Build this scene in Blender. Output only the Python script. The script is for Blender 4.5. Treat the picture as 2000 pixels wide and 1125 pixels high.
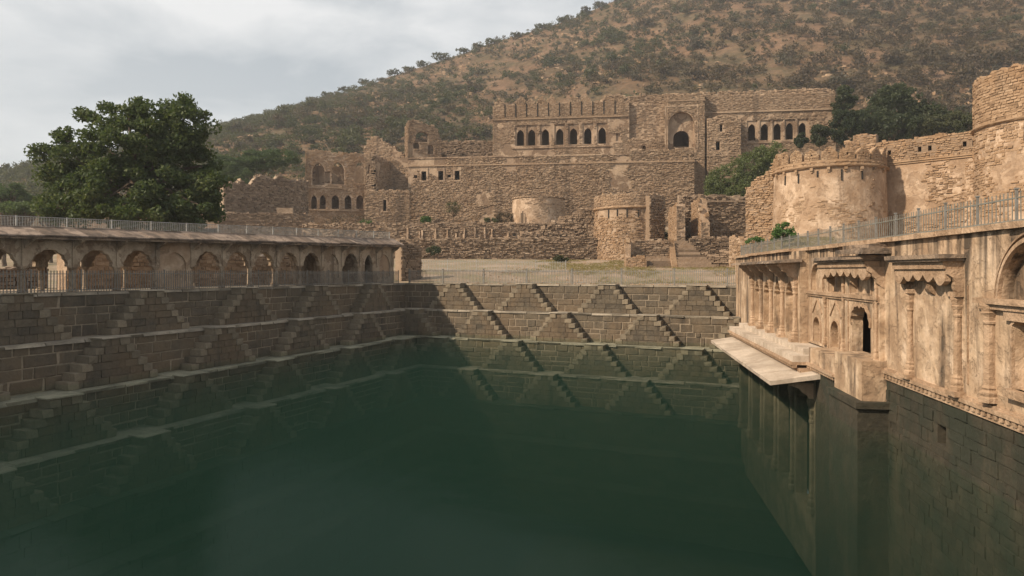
import bpy, bmesh, math, random
import numpy as np
from mathutils import Vector
from mathutils.geometry import tessellate_polygon

for _o in list(bpy.data.objects):
    bpy.data.objects.remove(_o)
SC = bpy.context.scene
COL = SC.collection
rng = np.random.default_rng(7)
random.seed(7)

# ------------------------------------------------------------------ camera, sky, sun, exposure
FPX = 1320.0                      # focal length in pixels of a 2000 px wide frame
HOR = 530.0                       # image row of the horizon
cam_d = bpy.data.cameras.new('camera')
cam = bpy.data.objects.new('camera', cam_d)
COL.objects.link(cam)
cam.location = (0, 0, 0)
cam.rotation_euler = (math.radians(90), 0, 0)
cam_d.sensor_width = 36.0
cam_d.lens = FPX / 2000 * 36
cam_d.shift_y = -(562.5 - HOR) / 2000
cam_d.clip_start = 0.1
cam_d.clip_end = 5000
SC.camera = cam

SUN_EL = math.radians(38)
SUN_AZ = np.array([-0.90, -0.43])           # horizontal direction towards the sun
SUN_AZ = SUN_AZ / np.linalg.norm(SUN_AZ)
to_sun = Vector((SUN_AZ[0] * math.cos(SUN_EL), SUN_AZ[1] * math.cos(SUN_EL), math.sin(SUN_EL)))

world = bpy.data.worlds.new('World')
SC.world = world
world.use_nodes = True
wn = world.node_tree
for _n in list(wn.nodes):
    wn.nodes.remove(_n)
def N(nt, typ, **kw):
    n = nt.nodes.new(typ)
    for k, v in kw.items():
        setattr(n, k, v)
    return n
def ramp(nt, fac, stops):
    r = N(nt, 'ShaderNodeValToRGB')
    e = r.color_ramp.elements
    while len(e) < len(stops):
        e.new(0.5)
    for k, (p, c) in enumerate(stops):
        e[k].position = p
        e[k].color = (*c, 1)
    nt.links.new(fac, r.inputs['Fac'])
    return r.outputs['Color']
def noise(nt, vec, scale, detail=5, rough=0.6, dist=0.0):
    n = N(nt, 'ShaderNodeTexNoise')
    n.inputs['Scale'].default_value = scale
    n.inputs['Detail'].default_value = detail
    n.inputs['Roughness'].default_value = rough
    n.inputs['Distortion'].default_value = dist
    nt.links.new(vec, n.inputs['Vector'])
    return n.outputs['Fac']
def mapping(nt, vec, sc):
    m = N(nt, 'ShaderNodeMapping')
    m.inputs['Scale'].default_value = sc
    nt.links.new(vec, m.inputs['Vector'])
    return m.outputs[0]
def mixc(nt, fac, a, b, mode='MIX'):
    m = N(nt, 'ShaderNodeMixRGB', blend_type=mode)
    for sock, v in ((m.inputs[0], fac), (m.inputs[1], a), (m.inputs[2], b)):
        if isinstance(v, (int, float)):
            sock.default_value = v
        elif isinstance(v, tuple):
            sock.default_value = (*v, 1)
        else:
            nt.links.new(v, sock)
    return m.outputs[0]
def math_(nt, op, a, b=None, clamp=False):
    m = N(nt, 'ShaderNodeMath', operation=op)
    m.use_clamp = clamp
    for k, v in enumerate((a, b)):
        if v is None:
            continue
        if isinstance(v, (int, float)):
            m.inputs[k].default_value = v
        else:
            nt.links.new(v, m.inputs[k])
    return m.outputs[0]

w_out = N(wn, 'ShaderNodeOutputWorld')
w_bg = N(wn, 'ShaderNodeBackground')
w_sky = N(wn, 'ShaderNodeTexSky', sky_type='NISHITA')
w_sky.sun_disc = False
w_sky.sun_elevation = SUN_EL
w_sky.sun_rotation = math.atan2(SUN_AZ[0], SUN_AZ[1])
w_sky.air_density = 1.2
w_sky.dust_density = 3.0
w_tc = N(wn, 'ShaderNodeTexCoord')
w_map = N(wn, 'ShaderNodeMapping')
w_map.inputs['Scale'].default_value = (1.0, 1.0, 2.4)
w_map.inputs['Location'].default_value = (1.7, 4.0, 0.0)
wn.links.new(w_tc.outputs['Generated'], w_map.inputs['Vector'])
w_no = N(wn, 'ShaderNodeTexNoise')
w_no.inputs['Scale'].default_value = 3.4
w_no.inputs['Detail'].default_value = 7
w_no.inputs['Roughness'].default_value = 0.55
w_no.inputs['Distortion'].default_value = 0.25
wn.links.new(w_map.outputs[0], w_no.inputs['Vector'])
w_rmp = N(wn, 'ShaderNodeValToRGB')
w_rmp.color_ramp.elements[0].position = 0.38
w_rmp.color_ramp.elements[0].color = (4.7, 5.3, 5.75, 1)
w_rmp.color_ramp.elements[1].position = 0.66
w_rmp.color_ramp.elements[1].color = (10.2, 10.2, 10.1, 1)
wn.links.new(w_no.outputs['Fac'], w_rmp.inputs['Fac'])
w_mix = N(wn, 'ShaderNodeMixRGB')
w_mix.inputs['Fac'].default_value = 0.82         # a thin veil of cloud over most of the sky
# thicker, whiter air towards the horizon all round
w_sep = N(wn, 'ShaderNodeSeparateXYZ')
wn.links.new(w_tc.outputs['Generated'], w_sep.inputs[0])
w_hr = ramp(wn, math_(wn, 'ABSOLUTE', w_sep.outputs['Z']), [(0.02, (0.85, 0.85, 0.85)), (0.34, (0, 0, 0))])
w_mh = mixc(wn, w_hr, w_rmp.outputs[0], (8.9, 9.1, 9.2))
wn.links.new(w_sky.outputs[0], w_mix.inputs[1])
wn.links.new(w_mh, w_mix.inputs[2])
wn.links.new(w_mix.outputs[0], w_bg.inputs['Color'])
w_bg.inputs['Strength'].default_value = 0.08
wn.links.new(w_bg.outputs[0], w_out.inputs[0])

sun_d = bpy.data.lights.new('sun', 'SUN')
sun_d.energy = 5.0
sun_d.angle = math.radians(1.5)
sun_d.color = (1.0, 0.84, 0.65)
sun = bpy.data.objects.new('sun', sun_d)
COL.objects.link(sun)
sun.rotation_euler = to_sun.to_track_quat('Z', 'Y').to_euler()
sun.location = (-60, -20, 60)

SC.view_settings.view_transform = 'Standard'
SC.view_settings.look = 'None'
SC.view_settings.exposure = 0.35
SC.view_settings.gamma = 1.0
SC.view_settings.use_curve_mapping = False
SC.render.engine = 'CYCLES'
SC.cycles.max_bounces = 6
SC.cycles.transparent_max_bounces = 16
SC.cycles.volume_bounces = 0
SC.cycles.use_denoising = True

# ------------------------------------------------------------------ materials
def stone_mat(name, cols, patch=None, stain=None, bump=0.4, bscale=6.0, rough=0.92, island=0.75, patch_scale=0.5, stain_scale=1.0, grain=9.0, bdist=0.05, stain_lo=0.55, stain_hi=0.72, drip=None, peel=None, peel_scale=0.9, crack=0.0):
    """cols: ramp of stone colours chosen per stone; patch: (colour, strength) large blotches; stain: (colour, strength) vertical streaks."""
    m = bpy.data.materials.new(name)
    m.use_nodes = True
    nt = m.node_tree
    bs = nt.nodes['Principled BSDF']
    geo = N(nt, 'ShaderNodeNewGeometry')
    oi = N(nt, 'ShaderNodeObjectInfo')
    pos = geo.outputs['Position']
    isl = math_(nt, 'FRACT', math_(nt, 'ADD', geo.outputs['Random Per Island'], oi.outputs['Random']))
    n1 = noise(nt, pos, grain * 0.22, 6, 0.65)
    f = math_(nt, 'ADD', math_(nt, 'MULTIPLY', isl, island), math_(nt, 'MULTIPLY', math_(nt, 'SUBTRACT', math_(nt, 'MULTIPLY', n1, 2.2), 0.6), 1 - island), True)
    k = len(cols)
    c = ramp(nt, f, [(i / (k - 1), col) for i, col in enumerate(cols)])
    g = noise(nt, pos, grain, 8, 0.7)
    c = mixc(nt, 0.55, c, ramp(nt, g, [(0.25, (0.35, 0.35, 0.35)), (0.75, (1.0, 1.0, 1.0))]), 'MULTIPLY')
    c = mixc(nt, 1.0, c, (1.35, 1.35, 1.35), 'MULTIPLY')
    if patch:
        pn = noise(nt, pos, patch_scale, 6, 0.6, 0.3)
        pf = math_(nt, 'MULTIPLY', ramp(nt, pn, [(0.44, (0, 0, 0)), (0.6, (1, 1, 1))]), patch[1])
        c = mixc(nt, pf, c, patch[0])
    if stain:
        sv = mapping(nt, pos, (stain_scale, stain_scale, stain_scale * 0.16))
        sn = noise(nt, sv, 1.0, 7, 0.62, 0.2)
        sf = math_(nt, 'MULTIPLY', ramp(nt, sn, [(stain_lo, (0, 0, 0)), (stain_hi, (1, 1, 1))]), stain[1])
        c = mixc(nt, sf, c, stain[0])
    extra = None
    if drip:
        # rain runs black from the coping and thins out downwards
        sx = N(nt, 'ShaderNodeSeparateXYZ')
        nt.links.new(pos, sx.inputs[0])
        dn = noise(nt, mapping(nt, pos, (2.6, 2.6, 0.12)), 1.0, 6, 0.6)
        lim = math_(nt, 'MULTIPLY', math_(nt, 'SUBTRACT', drip[0], sx.outputs['Z']), drip[1])
        df = ramp(nt, math_(nt, 'SUBTRACT', dn, lim), [(0.40, (0, 0, 0)), (0.56, (0.9, 0.9, 0.9))])
        c = mixc(nt, df, c, (0.048, 0.038, 0.03))
    if peel:
        pn2 = noise(nt, pos, peel_scale, 10, 0.62, 0.6)
        pm = ramp(nt, pn2, [(0.52, (0, 0, 0)), (0.535, (1, 1, 1))])
        c = mixc(nt, math_(nt, 'MULTIPLY', pm, peel[1]), c, mixc(nt, 0.6, peel[0], ramp(nt, g, [(0.3, (0.4, 0.4, 0.4)), (0.7, (1.2, 1.2, 1.2))]), 'MULTIPLY'))
        extra = math_(nt, 'MULTIPLY', pm, -0.3)
    if crack:
        vo = N(nt, 'ShaderNodeTexVoronoi', feature='DISTANCE_TO_EDGE')
        vo.inputs['Scale'].default_value = 0.45
        wv = N(nt, 'ShaderNodeVectorMath', operation='ADD')
        nz = N(nt, 'ShaderNodeTexNoise')
        nz.inputs['Scale'].default_value = 1.7
        nz.inputs['Detail'].default_value = 8
        nt.links.new(pos, nz.inputs['Vector'])
        nt.links.new(pos, wv.inputs[0])
        nt.links.new(nz.outputs['Color'], wv.inputs[1])
        nt.links.new(wv.outputs[0], vo.inputs['Vector'])
        cm = ramp(nt, vo.outputs['Distance'], [(0.0, (1, 1, 1)), (0.009, (0, 0, 0))])
        cm = math_(nt, 'MULTIPLY', cm, ramp(nt, noise(nt, pos, 0.5, 3), [(0.53, (0, 0, 0)), (0.60, (1, 1, 1))]))
        c = mixc(nt, math_(nt, 'MULTIPLY', cm, crack), c, (0.07, 0.05, 0.035))
    nt.links.new(c, bs.inputs['Base Color'])
    bs.inputs['Roughness'].default_value = rough
    bs.inputs['Specular IOR Level'].default_value = 0.2
    bp = N(nt, 'ShaderNodeBump')
    bp.inputs['Strength'].default_value = bump
    bp.inputs['Distance'].default_value = bdist
    hh = math_(nt, 'ADD', noise(nt, pos, bscale, 9, 0.68), math_(nt, 'MULTIPLY', noise(nt, pos, bscale * 0.25, 4, 0.5), 1.5))
    if extra is not None:
        hh = math_(nt, 'ADD', hh, extra)
    nt.links.new(hh, bp.inputs['Height'])
    nt.links.new(bp.outputs[0], bs.inputs['Normal'])
    return m

def leaf_mat(name, cols, trans=0.35):
    m = bpy.data.materials.new(name)
    m.use_nodes = True
    nt = m.node_tree
    for n in list(nt.nodes):
        nt.nodes.remove(n)
    out = N(nt, 'ShaderNodeOutputMaterial')
    geo = N(nt, 'ShaderNodeNewGeometry')
    oi = N(nt, 'ShaderNodeObjectInfo')
    n1 = noise(nt, geo.outputs['Position'], 0.45, 3, 0.6)
    f = math_(nt, 'ADD', math_(nt, 'MULTIPLY', geo.outputs['Random Per Island'], 0.45), math_(nt, 'MULTIPLY', math_(nt, 'SUBTRACT', math_(nt, 'ADD', math_(nt, 'MULTIPLY', n1, 1.2), math_(nt, 'MULTIPLY', oi.outputs['Random'], 0.8)), 0.5), 0.6), True)
    k = len(cols)
    c = ramp(nt, f, [(i / (k - 1), col) for i, col in enumerate(cols)])
    d = N(nt, 'ShaderNodeBsdfDiffuse')
    t = N(nt, 'ShaderNodeBsdfTranslucent')
    mx = N(nt, 'ShaderNodeMixShader')
    mx.inputs[0].default_value = trans
    nt.links.new(c, d.inputs['Color'])
    nt.links.new(mixc(nt, 1.0, c, (1.2, 1.25, 0.7), 'MULTIPLY'), t.inputs['Color'])
    nt.links.new(d.outputs[0], mx.inputs[1])
    nt.links.new(t.outputs[0], mx.inputs[2])
    g = N(nt, 'ShaderNodeBsdfGlossy')
    g.inputs['Roughness'].default_value = 0.45
    g.inputs['Color'].default_value = (1, 1, 1, 1)
    m2 = N(nt, 'ShaderNodeMixShader')
    m2.inputs[0].default_value = 0.012
    nt.links.new(mx.outputs[0], m2.inputs[1])
    nt.links.new(g.outputs[0], m2.inputs[2])
    nt.links.new(m2.outputs[0], out.inputs[0])
    return m

M = {}
# stepped walls of the well: dark weathered blocks in paler mortar
M['well'] = stone_mat('well_stone', [(0.050, 0.043, 0.034), (0.085, 0.070, 0.052), (0.125, 0.100, 0.070), (0.095, 0.078, 0.058), (0.165, 0.125, 0.082)], stain=((0.036, 0.032, 0.026), 0.7), patch=((0.19, 0.125, 0.072), 0.35), patch_scale=0.35, bump=0.8, bscale=5, stain_scale=0.9, island=0.62)
M['wellstep'] = stone_mat('lit_step_stone', [(0.12, 0.098, 0.07), (0.17, 0.138, 0.098), (0.22, 0.176, 0.122)], stain=((0.05, 0.044, 0.035), 0.6), bump=0.7, bscale=5, island=0.6)  # lighter than the blocks: light on the steps is put into their colour
M['mortar'] = stone_mat('well_mortar', [(0.20, 0.16, 0.115), (0.27, 0.215, 0.155), (0.16, 0.13, 0.095)], bump=0.5, island=0.2, stain=((0.06, 0.052, 0.04), 0.75), stain_scale=0.6)
M['ledge'] = stone_mat('ledge_stone', [(0.21, 0.178, 0.138), (0.27, 0.228, 0.175), (0.33, 0.278, 0.21)], bump=0.4, bscale=4, patch=((0.09, 0.08, 0.065), 0.5), patch_scale=0.8)
# fort masonry
M['fort'] = stone_mat('fort_stone', [(0.12, 0.086, 0.058), (0.25, 0.178, 0.118), (0.35, 0.256, 0.176), (0.29, 0.20, 0.13), (0.47, 0.36, 0.256)], patch=((0.28, 0.18, 0.108), 0.4), patch_scale=0.12, stain=((0.07, 0.052, 0.04), 0.6), stain_scale=0.3, stain_lo=0.53, stain_hi=0.68, bump=0.8, bscale=3, bdist=0.1, island=0.8)
M['fortplaster'] = stone_mat('fort_plaster', [(0.26, 0.185, 0.122), (0.35, 0.255, 0.175), (0.43, 0.322, 0.226)], patch=((0.25, 0.17, 0.115), 0.6), patch_scale=0.22, stain=((0.13, 0.095, 0.07), 0.6), stain_scale=0.5, bump=0.7, bscale=3, bdist=0.08, island=0.1, grain=4, peel=((0.17, 0.11, 0.07), 0.75), peel_scale=0.35)
M['rubble'] = stone_mat('rubble_stone', [(0.075, 0.054, 0.038), (0.165, 0.117, 0.08), (0.27, 0.197, 0.138), (0.205, 0.143, 0.095), (0.37, 0.285, 0.207)], patch=((0.20, 0.14, 0.095), 0.35), patch_scale=0.2, bump=0.8, bscale=4, bdist=0.08, island=0.85)
M['bastion'] = stone_mat('bastion_stone', [(0.13, 0.083, 0.05), (0.25, 0.165, 0.10), (0.34, 0.235, 0.15), (0.28, 0.185, 0.112), (0.42, 0.315, 0.215)], patch=((0.30, 0.18, 0.095), 0.45), patch_scale=0.25, stain=((0.10, 0.075, 0.055), 0.45), stain_scale=0.6, bump=0.8, bscale=4, bdist=0.06, island=0.8)
M['bastplaster'] = stone_mat('bastion_plaster', [(0.34, 0.24, 0.16), (0.44, 0.325, 0.23), (0.51, 0.39, 0.285)], patch=((0.27, 0.17, 0.10), 0.7), patch_scale=0.35, stain=((0.15, 0.105, 0.075), 0.55), stain_scale=0.7, bump=0.8, bscale=3, bdist=0.08, island=0.1, grain=4, peel=((0.26, 0.17, 0.105), 0.5), peel_scale=0.6, crack=0.5)
# lime plastered water front
M['plaster'] = stone_mat('facade_plaster', [(0.27, 0.185, 0.12), (0.42, 0.305, 0.205), (0.57, 0.44, 0.325)], patch=((0.29, 0.185, 0.11), 0.55), patch_scale=0.8, stain=((0.055, 0.042, 0.032), 0.9), stain_scale=1.5, bump=1.0, bscale=3.5, bdist=0.05, island=0.12, grain=5, stain_lo=0.515, stain_hi=0.66, peel=((0.29, 0.195, 0.125), 0.35), peel_scale=1.6, drip=(0.9, 0.085))
M['carved'] = stone_mat('carved_stone', [(0.25, 0.162, 0.10), (0.36, 0.25, 0.165), (0.46, 0.335, 0.235)], patch=((0.24, 0.155, 0.095), 0.6), patch_scale=1.3, stain=((0.10, 0.075, 0.055), 0.6), stain_scale=2.2, bump=0.9, bscale=9, island=0.35, crack=0.6)
M['darkslab'] = stone_mat('blackened_slab', [(0.15, 0.11, 0.08), (0.24, 0.175, 0.125), (0.31, 0.23, 0.165)], patch=((0.065, 0.055, 0.047), 0.85), patch_scale=1.4, bump=0.9, bscale=7, island=0.4)
M['paleslab'] = stone_mat('pale_slab', [(0.36, 0.30, 0.235), (0.45, 0.375, 0.30), (0.40, 0.33, 0.26)], patch=((0.28, 0.22, 0.165), 0.6), patch_scale=0.9, bump=0.4, bscale=6, island=0.5, stain=((0.2, 0.16, 0.125), 0.4))
M['arcade'] = stone_mat('arcade_sandstone', [(0.27, 0.205, 0.145), (0.37, 0.285, 0.205), (0.46, 0.365, 0.27)], patch=((0.20, 0.145, 0.095), 0.5), patch_scale=0.7, stain=((0.08, 0.065, 0.055), 0.65), stain_scale=1.6, bump=0.6, bscale=6, island=0.3, peel=((0.20, 0.13, 0.08), 0.6), peel_scale=1.2, crack=0.5)
M['eave'] = stone_mat('eave_sandstone', [(0.12, 0.088, 0.066), (0.19, 0.14, 0.105), (0.27, 0.205, 0.16), (0.14, 0.105, 0.08)], patch=((0.07, 0.055, 0.045), 0.75), patch_scale=1.6, bump=0.5, bscale=8, island=0.8)
M['welldim'] = stone_mat('dimmed_well_stone', [(0.030, 0.034, 0.024), (0.050, 0.052, 0.036), (0.075, 0.072, 0.048)], bump=0.7, bscale=5, island=0.6)  # well stone with the dark fade of the depths painted into its colour
M['dimplaster'] = stone_mat('dimmed_plaster', [(0.10, 0.078, 0.052), (0.15, 0.116, 0.078), (0.20, 0.155, 0.105)], patch=((0.06, 0.055, 0.038), 0.6), patch_scale=0.9, bump=0.7, bscale=5, island=0.2, stain=((0.05, 0.045, 0.033), 0.7), stain_scale=1.4)  # darker copy of the plaster, the dimness low down painted into its colour
M['dimwall'] = stone_mat('dimmed_wall_stone', [(0.026, 0.024, 0.017), (0.042, 0.037, 0.026), (0.066, 0.054, 0.038)], patch=((0.028, 0.034, 0.024), 0.75), patch_scale=0.6, bump=0.7, bscale=5, island=0.35, stain=((0.13, 0.10, 0.065), 0.4), stain_scale=0.8)  # near-black stone: the fade to dark at the foot is painted in
M['black'] = stone_mat('opening_shade', [(0.02, 0.018, 0.016), (0.03, 0.026, 0.022)], bump=0.1)  # near-black colour standing for the shade inside openings and slits

def metal_mat(name, col, rough=0.55):
    m = bpy.data.materials.new(name)
    m.use_nodes = True
    nt = m.node_tree
    bs = nt.nodes['Principled BSDF']
    geo = N(nt, 'ShaderNodeNewGeometry')
    n1 = noise(nt, geo.outputs['Position'], 6, 5, 0.6)
    c = ramp(nt, n1, [(0.4, col), (0.75, (col[0] * 0.55 + 0.03, col[1] * 0.5 + 0.015, col[2] * 0.45))])
    nt.links.new(c, bs.inputs['Base Color'])
    bs.inputs['Roughness'].default_value = rough
    bs.inputs['Metallic'].default_value = 0.1
    return m
M['metal'] = metal_mat('grey_paint', (0.20, 0.195, 0.18))
M['metal_pale'] = metal_mat('pale_grey_paint', (0.36, 0.36, 0.34))
M['metal_green'] = metal_mat('green_grey_paint', (0.19, 0.195, 0.175))

M['leaf_big'] = leaf_mat('broadleaf', [(0.020, 0.036, 0.015), (0.040, 0.062, 0.024), (0.068, 0.094, 0.035), (0.125, 0.14, 0.054)])
M['leaf_acacia'] = leaf_mat('acacia_leaf', [(0.055, 0.085, 0.040), (0.085, 0.120, 0.055), (0.125, 0.155, 0.075)])
M['leaf_dark'] = leaf_mat('evergreen_leaf', [(0.022, 0.034, 0.018), (0.042, 0.058, 0.028), (0.078, 0.088, 0.046)])
M['leaf_bush'] = leaf_mat('bush_leaf', [(0.06, 0.085, 0.030), (0.095, 0.12, 0.042), (0.14, 0.155, 0.06)])
M['leaf_fresh'] = leaf_mat('fresh_leaf', [(0.04, 0.09, 0.022), (0.065, 0.13, 0.03), (0.10, 0.17, 0.045)])
M['scrub_green'] = leaf_mat('scrub_green', [(0.040, 0.048, 0.024), (0.070, 0.076, 0.036), (0.108, 0.106, 0.050)])
M['scrub_grey'] = leaf_mat('scrub_grey', [(0.052, 0.046, 0.033), (0.082, 0.072, 0.050), (0.12, 0.104, 0.070)])
M['scrub_brown'] = leaf_mat('scrub_brown', [(0.060, 0.044, 0.030), (0.092, 0.068, 0.044), (0.13, 0.10, 0.06)])
M['dry_grass'] = leaf_mat('dry_grass', [(0.20, 0.16, 0.06), (0.27, 0.22, 0.10), (0.16, 0.17, 0.06)])
M['bark'] = stone_mat('bark', [(0.07, 0.05, 0.035), (0.12, 0.09, 0.065)], bump=0.8, bscale=12, island=0.1)

def ground_mat():
    m = bpy.data.materials.new('dry_earth')
    m.use_nodes = True
    nt = m.node_tree
    bs = nt.nodes['Principled BSDF']
    pos = N(nt, 'ShaderNodeNewGeometry').outputs['Position']
    a = noise(nt, pos, 0.25, 8, 0.6)
    b = noise(nt, pos, 2.5, 8, 0.7)
    c = ramp(nt, a, [(0.35, (0.34, 0.255, 0.18)), (0.48, (0.26, 0.19, 0.125)), (0.58, (0.20, 0.165, 0.085)), (0.72, (0.29, 0.215, 0.14))])
    c = mixc(nt, 0.5, c, ramp(nt, b, [(0.3, (0.55, 0.5, 0.45)), (0.7, (1.1, 1.1, 1.1))]), 'MULTIPLY')
    nt.links.new(c, bs.inputs['Base Color'])
    bs.inputs['Roughness'].default_value = 0.97
    bp = N(nt, 'ShaderNodeBump')
    bp.inputs['Strength'].default_value = 0.6
    bp.inputs['Distance'].default_value = 0.08
    nt.links.new(noise(nt, pos, 4, 9, 0.7), bp.inputs['Height'])
    nt.links.new(bp.outputs[0], bs.inputs['Normal'])
    return m
M['ground'] = ground_mat()
def hill_mat():
    m = bpy.data.materials.new('hill_soil')
    m.use_nodes = True
    nt = m.node_tree
    bs = nt.nodes['Principled BSDF']
    pos = N(nt, 'ShaderNodeNewGeometry').outputs['Position']
    a = noise(nt, pos, 0.022, 9, 0.62, 0.4)
    b = noise(nt, pos, 0.35, 9, 0.72)
    c = ramp(nt, a, [(0.33, (0.11, 0.082, 0.05)), (0.46, (0.17, 0.105, 0.062)), (0.56, (0.215, 0.135, 0.085)), (0.68, (0.13, 0.10, 0.06))])
    d = noise(nt, pos, 0.06, 8, 0.68, 0.5)
    c = mixc(nt, ramp(nt, d, [(0.45, (0, 0, 0)), (0.60, (0.75, 0.75, 0.75))]), c, (0.088, 0.076, 0.042))
    c = mixc(nt, 0.75, c, ramp(nt, b, [(0.28, (0.35, 0.33, 0.3)), (0.5, (0.85, 0.85, 0.85)), (0.72, (1.35, 1.3, 1.25))]), 'MULTIPLY')
    nt.links.new(c, bs.inputs['Base Color'])
    bs.inputs['Roughness'].default_value = 0.97
    bs.inputs['Specular IOR Level'].default_value = 0.1
    bp = N(nt, 'ShaderNodeBump')
    bp.inputs['Strength'].default_value = 1.0
    bp.inputs['Distance'].default_value = 1.2
    nt.links.new(noise(nt, pos, 0.3, 9, 0.7), bp.inputs['Height'])
    nt.links.new(bp.outputs[0], bs.inputs['Normal'])
    return m
M['hill'] = hill_mat()
def water_mat():
    m = bpy.data.materials.new('murky_water')
    m.use_nodes = True
    nt = m.node_tree
    for n in list(nt.nodes):
        nt.nodes.remove(n)
    out = N(nt, 'ShaderNodeOutputMaterial')
    pos = N(nt, 'ShaderNodeNewGeometry').outputs['Position']
    tr = N(nt, 'ShaderNodeBsdfTransparent')
    tr.inputs['Color'].default_value = (0.95, 1.0, 0.97, 1)
    gl = N(nt, 'ShaderNodeBsdfGlossy')
    gl.inputs['Roughness'].default_value = 0.10
    gl.inputs['Color'].default_value = (0.85, 0.95, 0.9, 1)
    bp = N(nt, 'ShaderNodeBump')
    bp.inputs['Strength'].default_value = 0.5
    bp.inputs['Distance'].default_value = 0.03
    nt.links.new(noise(nt, mapping(nt, pos, (1.0, 0.55, 1)), 1.8, 6, 0.6), bp.inputs['Height'])
    nt.links.new(bp.outputs[0], gl.inputs['Normal'])
    m2 = N(nt, 'ShaderNodeMixShader')
    m2.inputs[0].default_value = 0.02
    nt.links.new(tr.outputs[0], m2.inputs[1])
    nt.links.new(gl.outputs[0], m2.inputs[2])
    nt.links.new(m2.outputs[0], out.inputs['Surface'])
    # silt and algae: scattering little, absorbing much, greenest light survives
    pv = N(nt, 'ShaderNodeVolumePrincipled')
    pv.inputs['Color'].default_value = (0.021, 0.066, 0.047, 1)
    pv.inputs['Density'].default_value = 0.072
    pv.inputs['Anisotropy'].default_value = 0.0
    pv.inputs['Absorption Color'].default_value = (0, 0, 0, 1)
    nt.links.new(pv.outputs[0], out.inputs['Volume'])
    return m
M['water'] = water_mat()

# ------------------------------------------------------------------ building helpers
WLOC = {}
def P(px, py, D):
    return ((px - 1000) / FPX * D, D, (HOR - py) / FPX * D)
def mesh(name, v, f, m):
    me = bpy.data.meshes.new(name)
    me.from_pydata([tuple(p) for p in np.asarray(v, float).tolist()], [], [tuple(q) for q in (f.tolist() if hasattr(f, 'tolist') else f)])
    me.materials.append(m if not isinstance(m, str) else M[m])
    return me
def fastmesh(name, v, f, m):
    """all-quad mesh from numpy arrays"""
    v = np.asarray(v, np.float32).reshape(-1, 3)
    f = np.asarray(f, np.int32)
    me = bpy.data.meshes.new(name)
    n, k = f.shape
    me.vertices.add(len(v))
    me.vertices.foreach_set('co', v.ravel())
    me.loops.add(n * k)
    me.loops.foreach_set('vertex_index', f.ravel())
    me.polygons.add(n)
    me.polygons.foreach_set('loop_start', np.arange(0, n * k, k, dtype=np.int32))
    me.polygons.foreach_set('loop_total', np.full(n, k, np.int32))
    me.update(calc_edges=True)
    me.shade_flat()
    me.materials.append(M[m] if isinstance(m, str) else m)
    return me
def obj(name, me, parent=None, loc=(0, 0, 0), rotz=0.0, scale=None, kind=None):
    o = bpy.data.objects.new(name, me)
    COL.objects.link(o)
    loc = Vector(loc)
    WLOC[o.name] = loc
    if parent is not None:
        o.parent = parent
        o.location = loc - WLOC[parent.name]
    else:
        o.location = loc
    if rotz:
        o.rotation_euler = (0, 0, rotz)
    if scale is not None:
        o.scale = scale
    if kind:
        o['kind'] = kind
    return o
def tag(o, label, cat, group=None):
    o['label'] = label
    o['category'] = cat
    if group:
        o['group'] = group
    return o
def thing(name, label, cat, loc=(0, 0, 0), group=None):
    o = obj(name, None, None, loc)
    o.empty_display_size = 0.5
    return tag(o, label, cat, group)

class MB:
    """collects vertices and faces of one mesh"""
    def __init__(s):
        s.v = []; s.f = []; s.n = 0
    def add(s, v, f):
        v = np.asarray(v, float).reshape(-1, 3)
        s.v.append(v)
        s.f += [tuple(int(i) + s.n for i in q) for q in f]
        s.n += len(v)
    def build(s, name, m, parent=None, kind=None, smooth=False):
        me = mesh(name, np.vstack(s.v), s.f, m)
        if smooth:
            me.polygons.foreach_set('use_smooth', [True] * len(me.polygons))
        return obj(name, me, parent, kind=kind)

class Fr:
    """vertical plane: u metres along e, z up, d metres out along n"""
    def __init__(s, O, e, n=None, unit=True):
        s.O = np.array(O[:2], float)
        e = np.array(e[:2], float)
        s.e = e / np.linalg.norm(e) if unit else e
        if n is None:
            n = np.array([s.e[1], -s.e[0]])
            if n @ (-s.O) < 0:
                n = -n
        n = np.array(n, float)
        s.n = n / np.linalg.norm(n)
        s.flip = (s.e[0] * s.n[1] - s.e[1] * s.n[0]) > 0
    def __call__(s, u, z, d=0.0):
        u, z, d = np.broadcast_arrays(np.asarray(u, float), np.asarray(z, float), np.asarray(d, float))
        return np.stack([s.O[0] + u * s.e[0] + d * s.n[0], s.O[1] + u * s.e[1] + d * s.n[1], z], -1)
class Fc:
    """round tower: u metres along the arc, d metres out; batter narrows it with height; u = 0 faces direction ang"""
    def __init__(s, c, R, ang, batter=0.0, z0=0.0):
        s.c = np.array(c[:2], float); s.R = R; s.ang = ang; s.b = batter; s.z0 = z0
        s.flip = False
    def __call__(s, u, z, d=0.0):
        u, z, d = np.broadcast_arrays(np.asarray(u, float), np.asarray(z, float), np.asarray(d, float))
        a = s.ang + u / s.R
        r = s.R + d - s.b * (z - s.z0)
        return np.stack([s.c[0] + r * np.cos(a), s.c[1] + r * np.sin(a), z], -1)
def frp(pxa, Da, pxb, Db):
    """plane through two image columns at given depths; returns frame and length"""
    A = np.array(P(pxa, 530, Da)[:2]); B = np.array(P(pxb, 530, Db)[:2])
    return Fr(A, B - A), float(np.linalg.norm(B - A))

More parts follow.
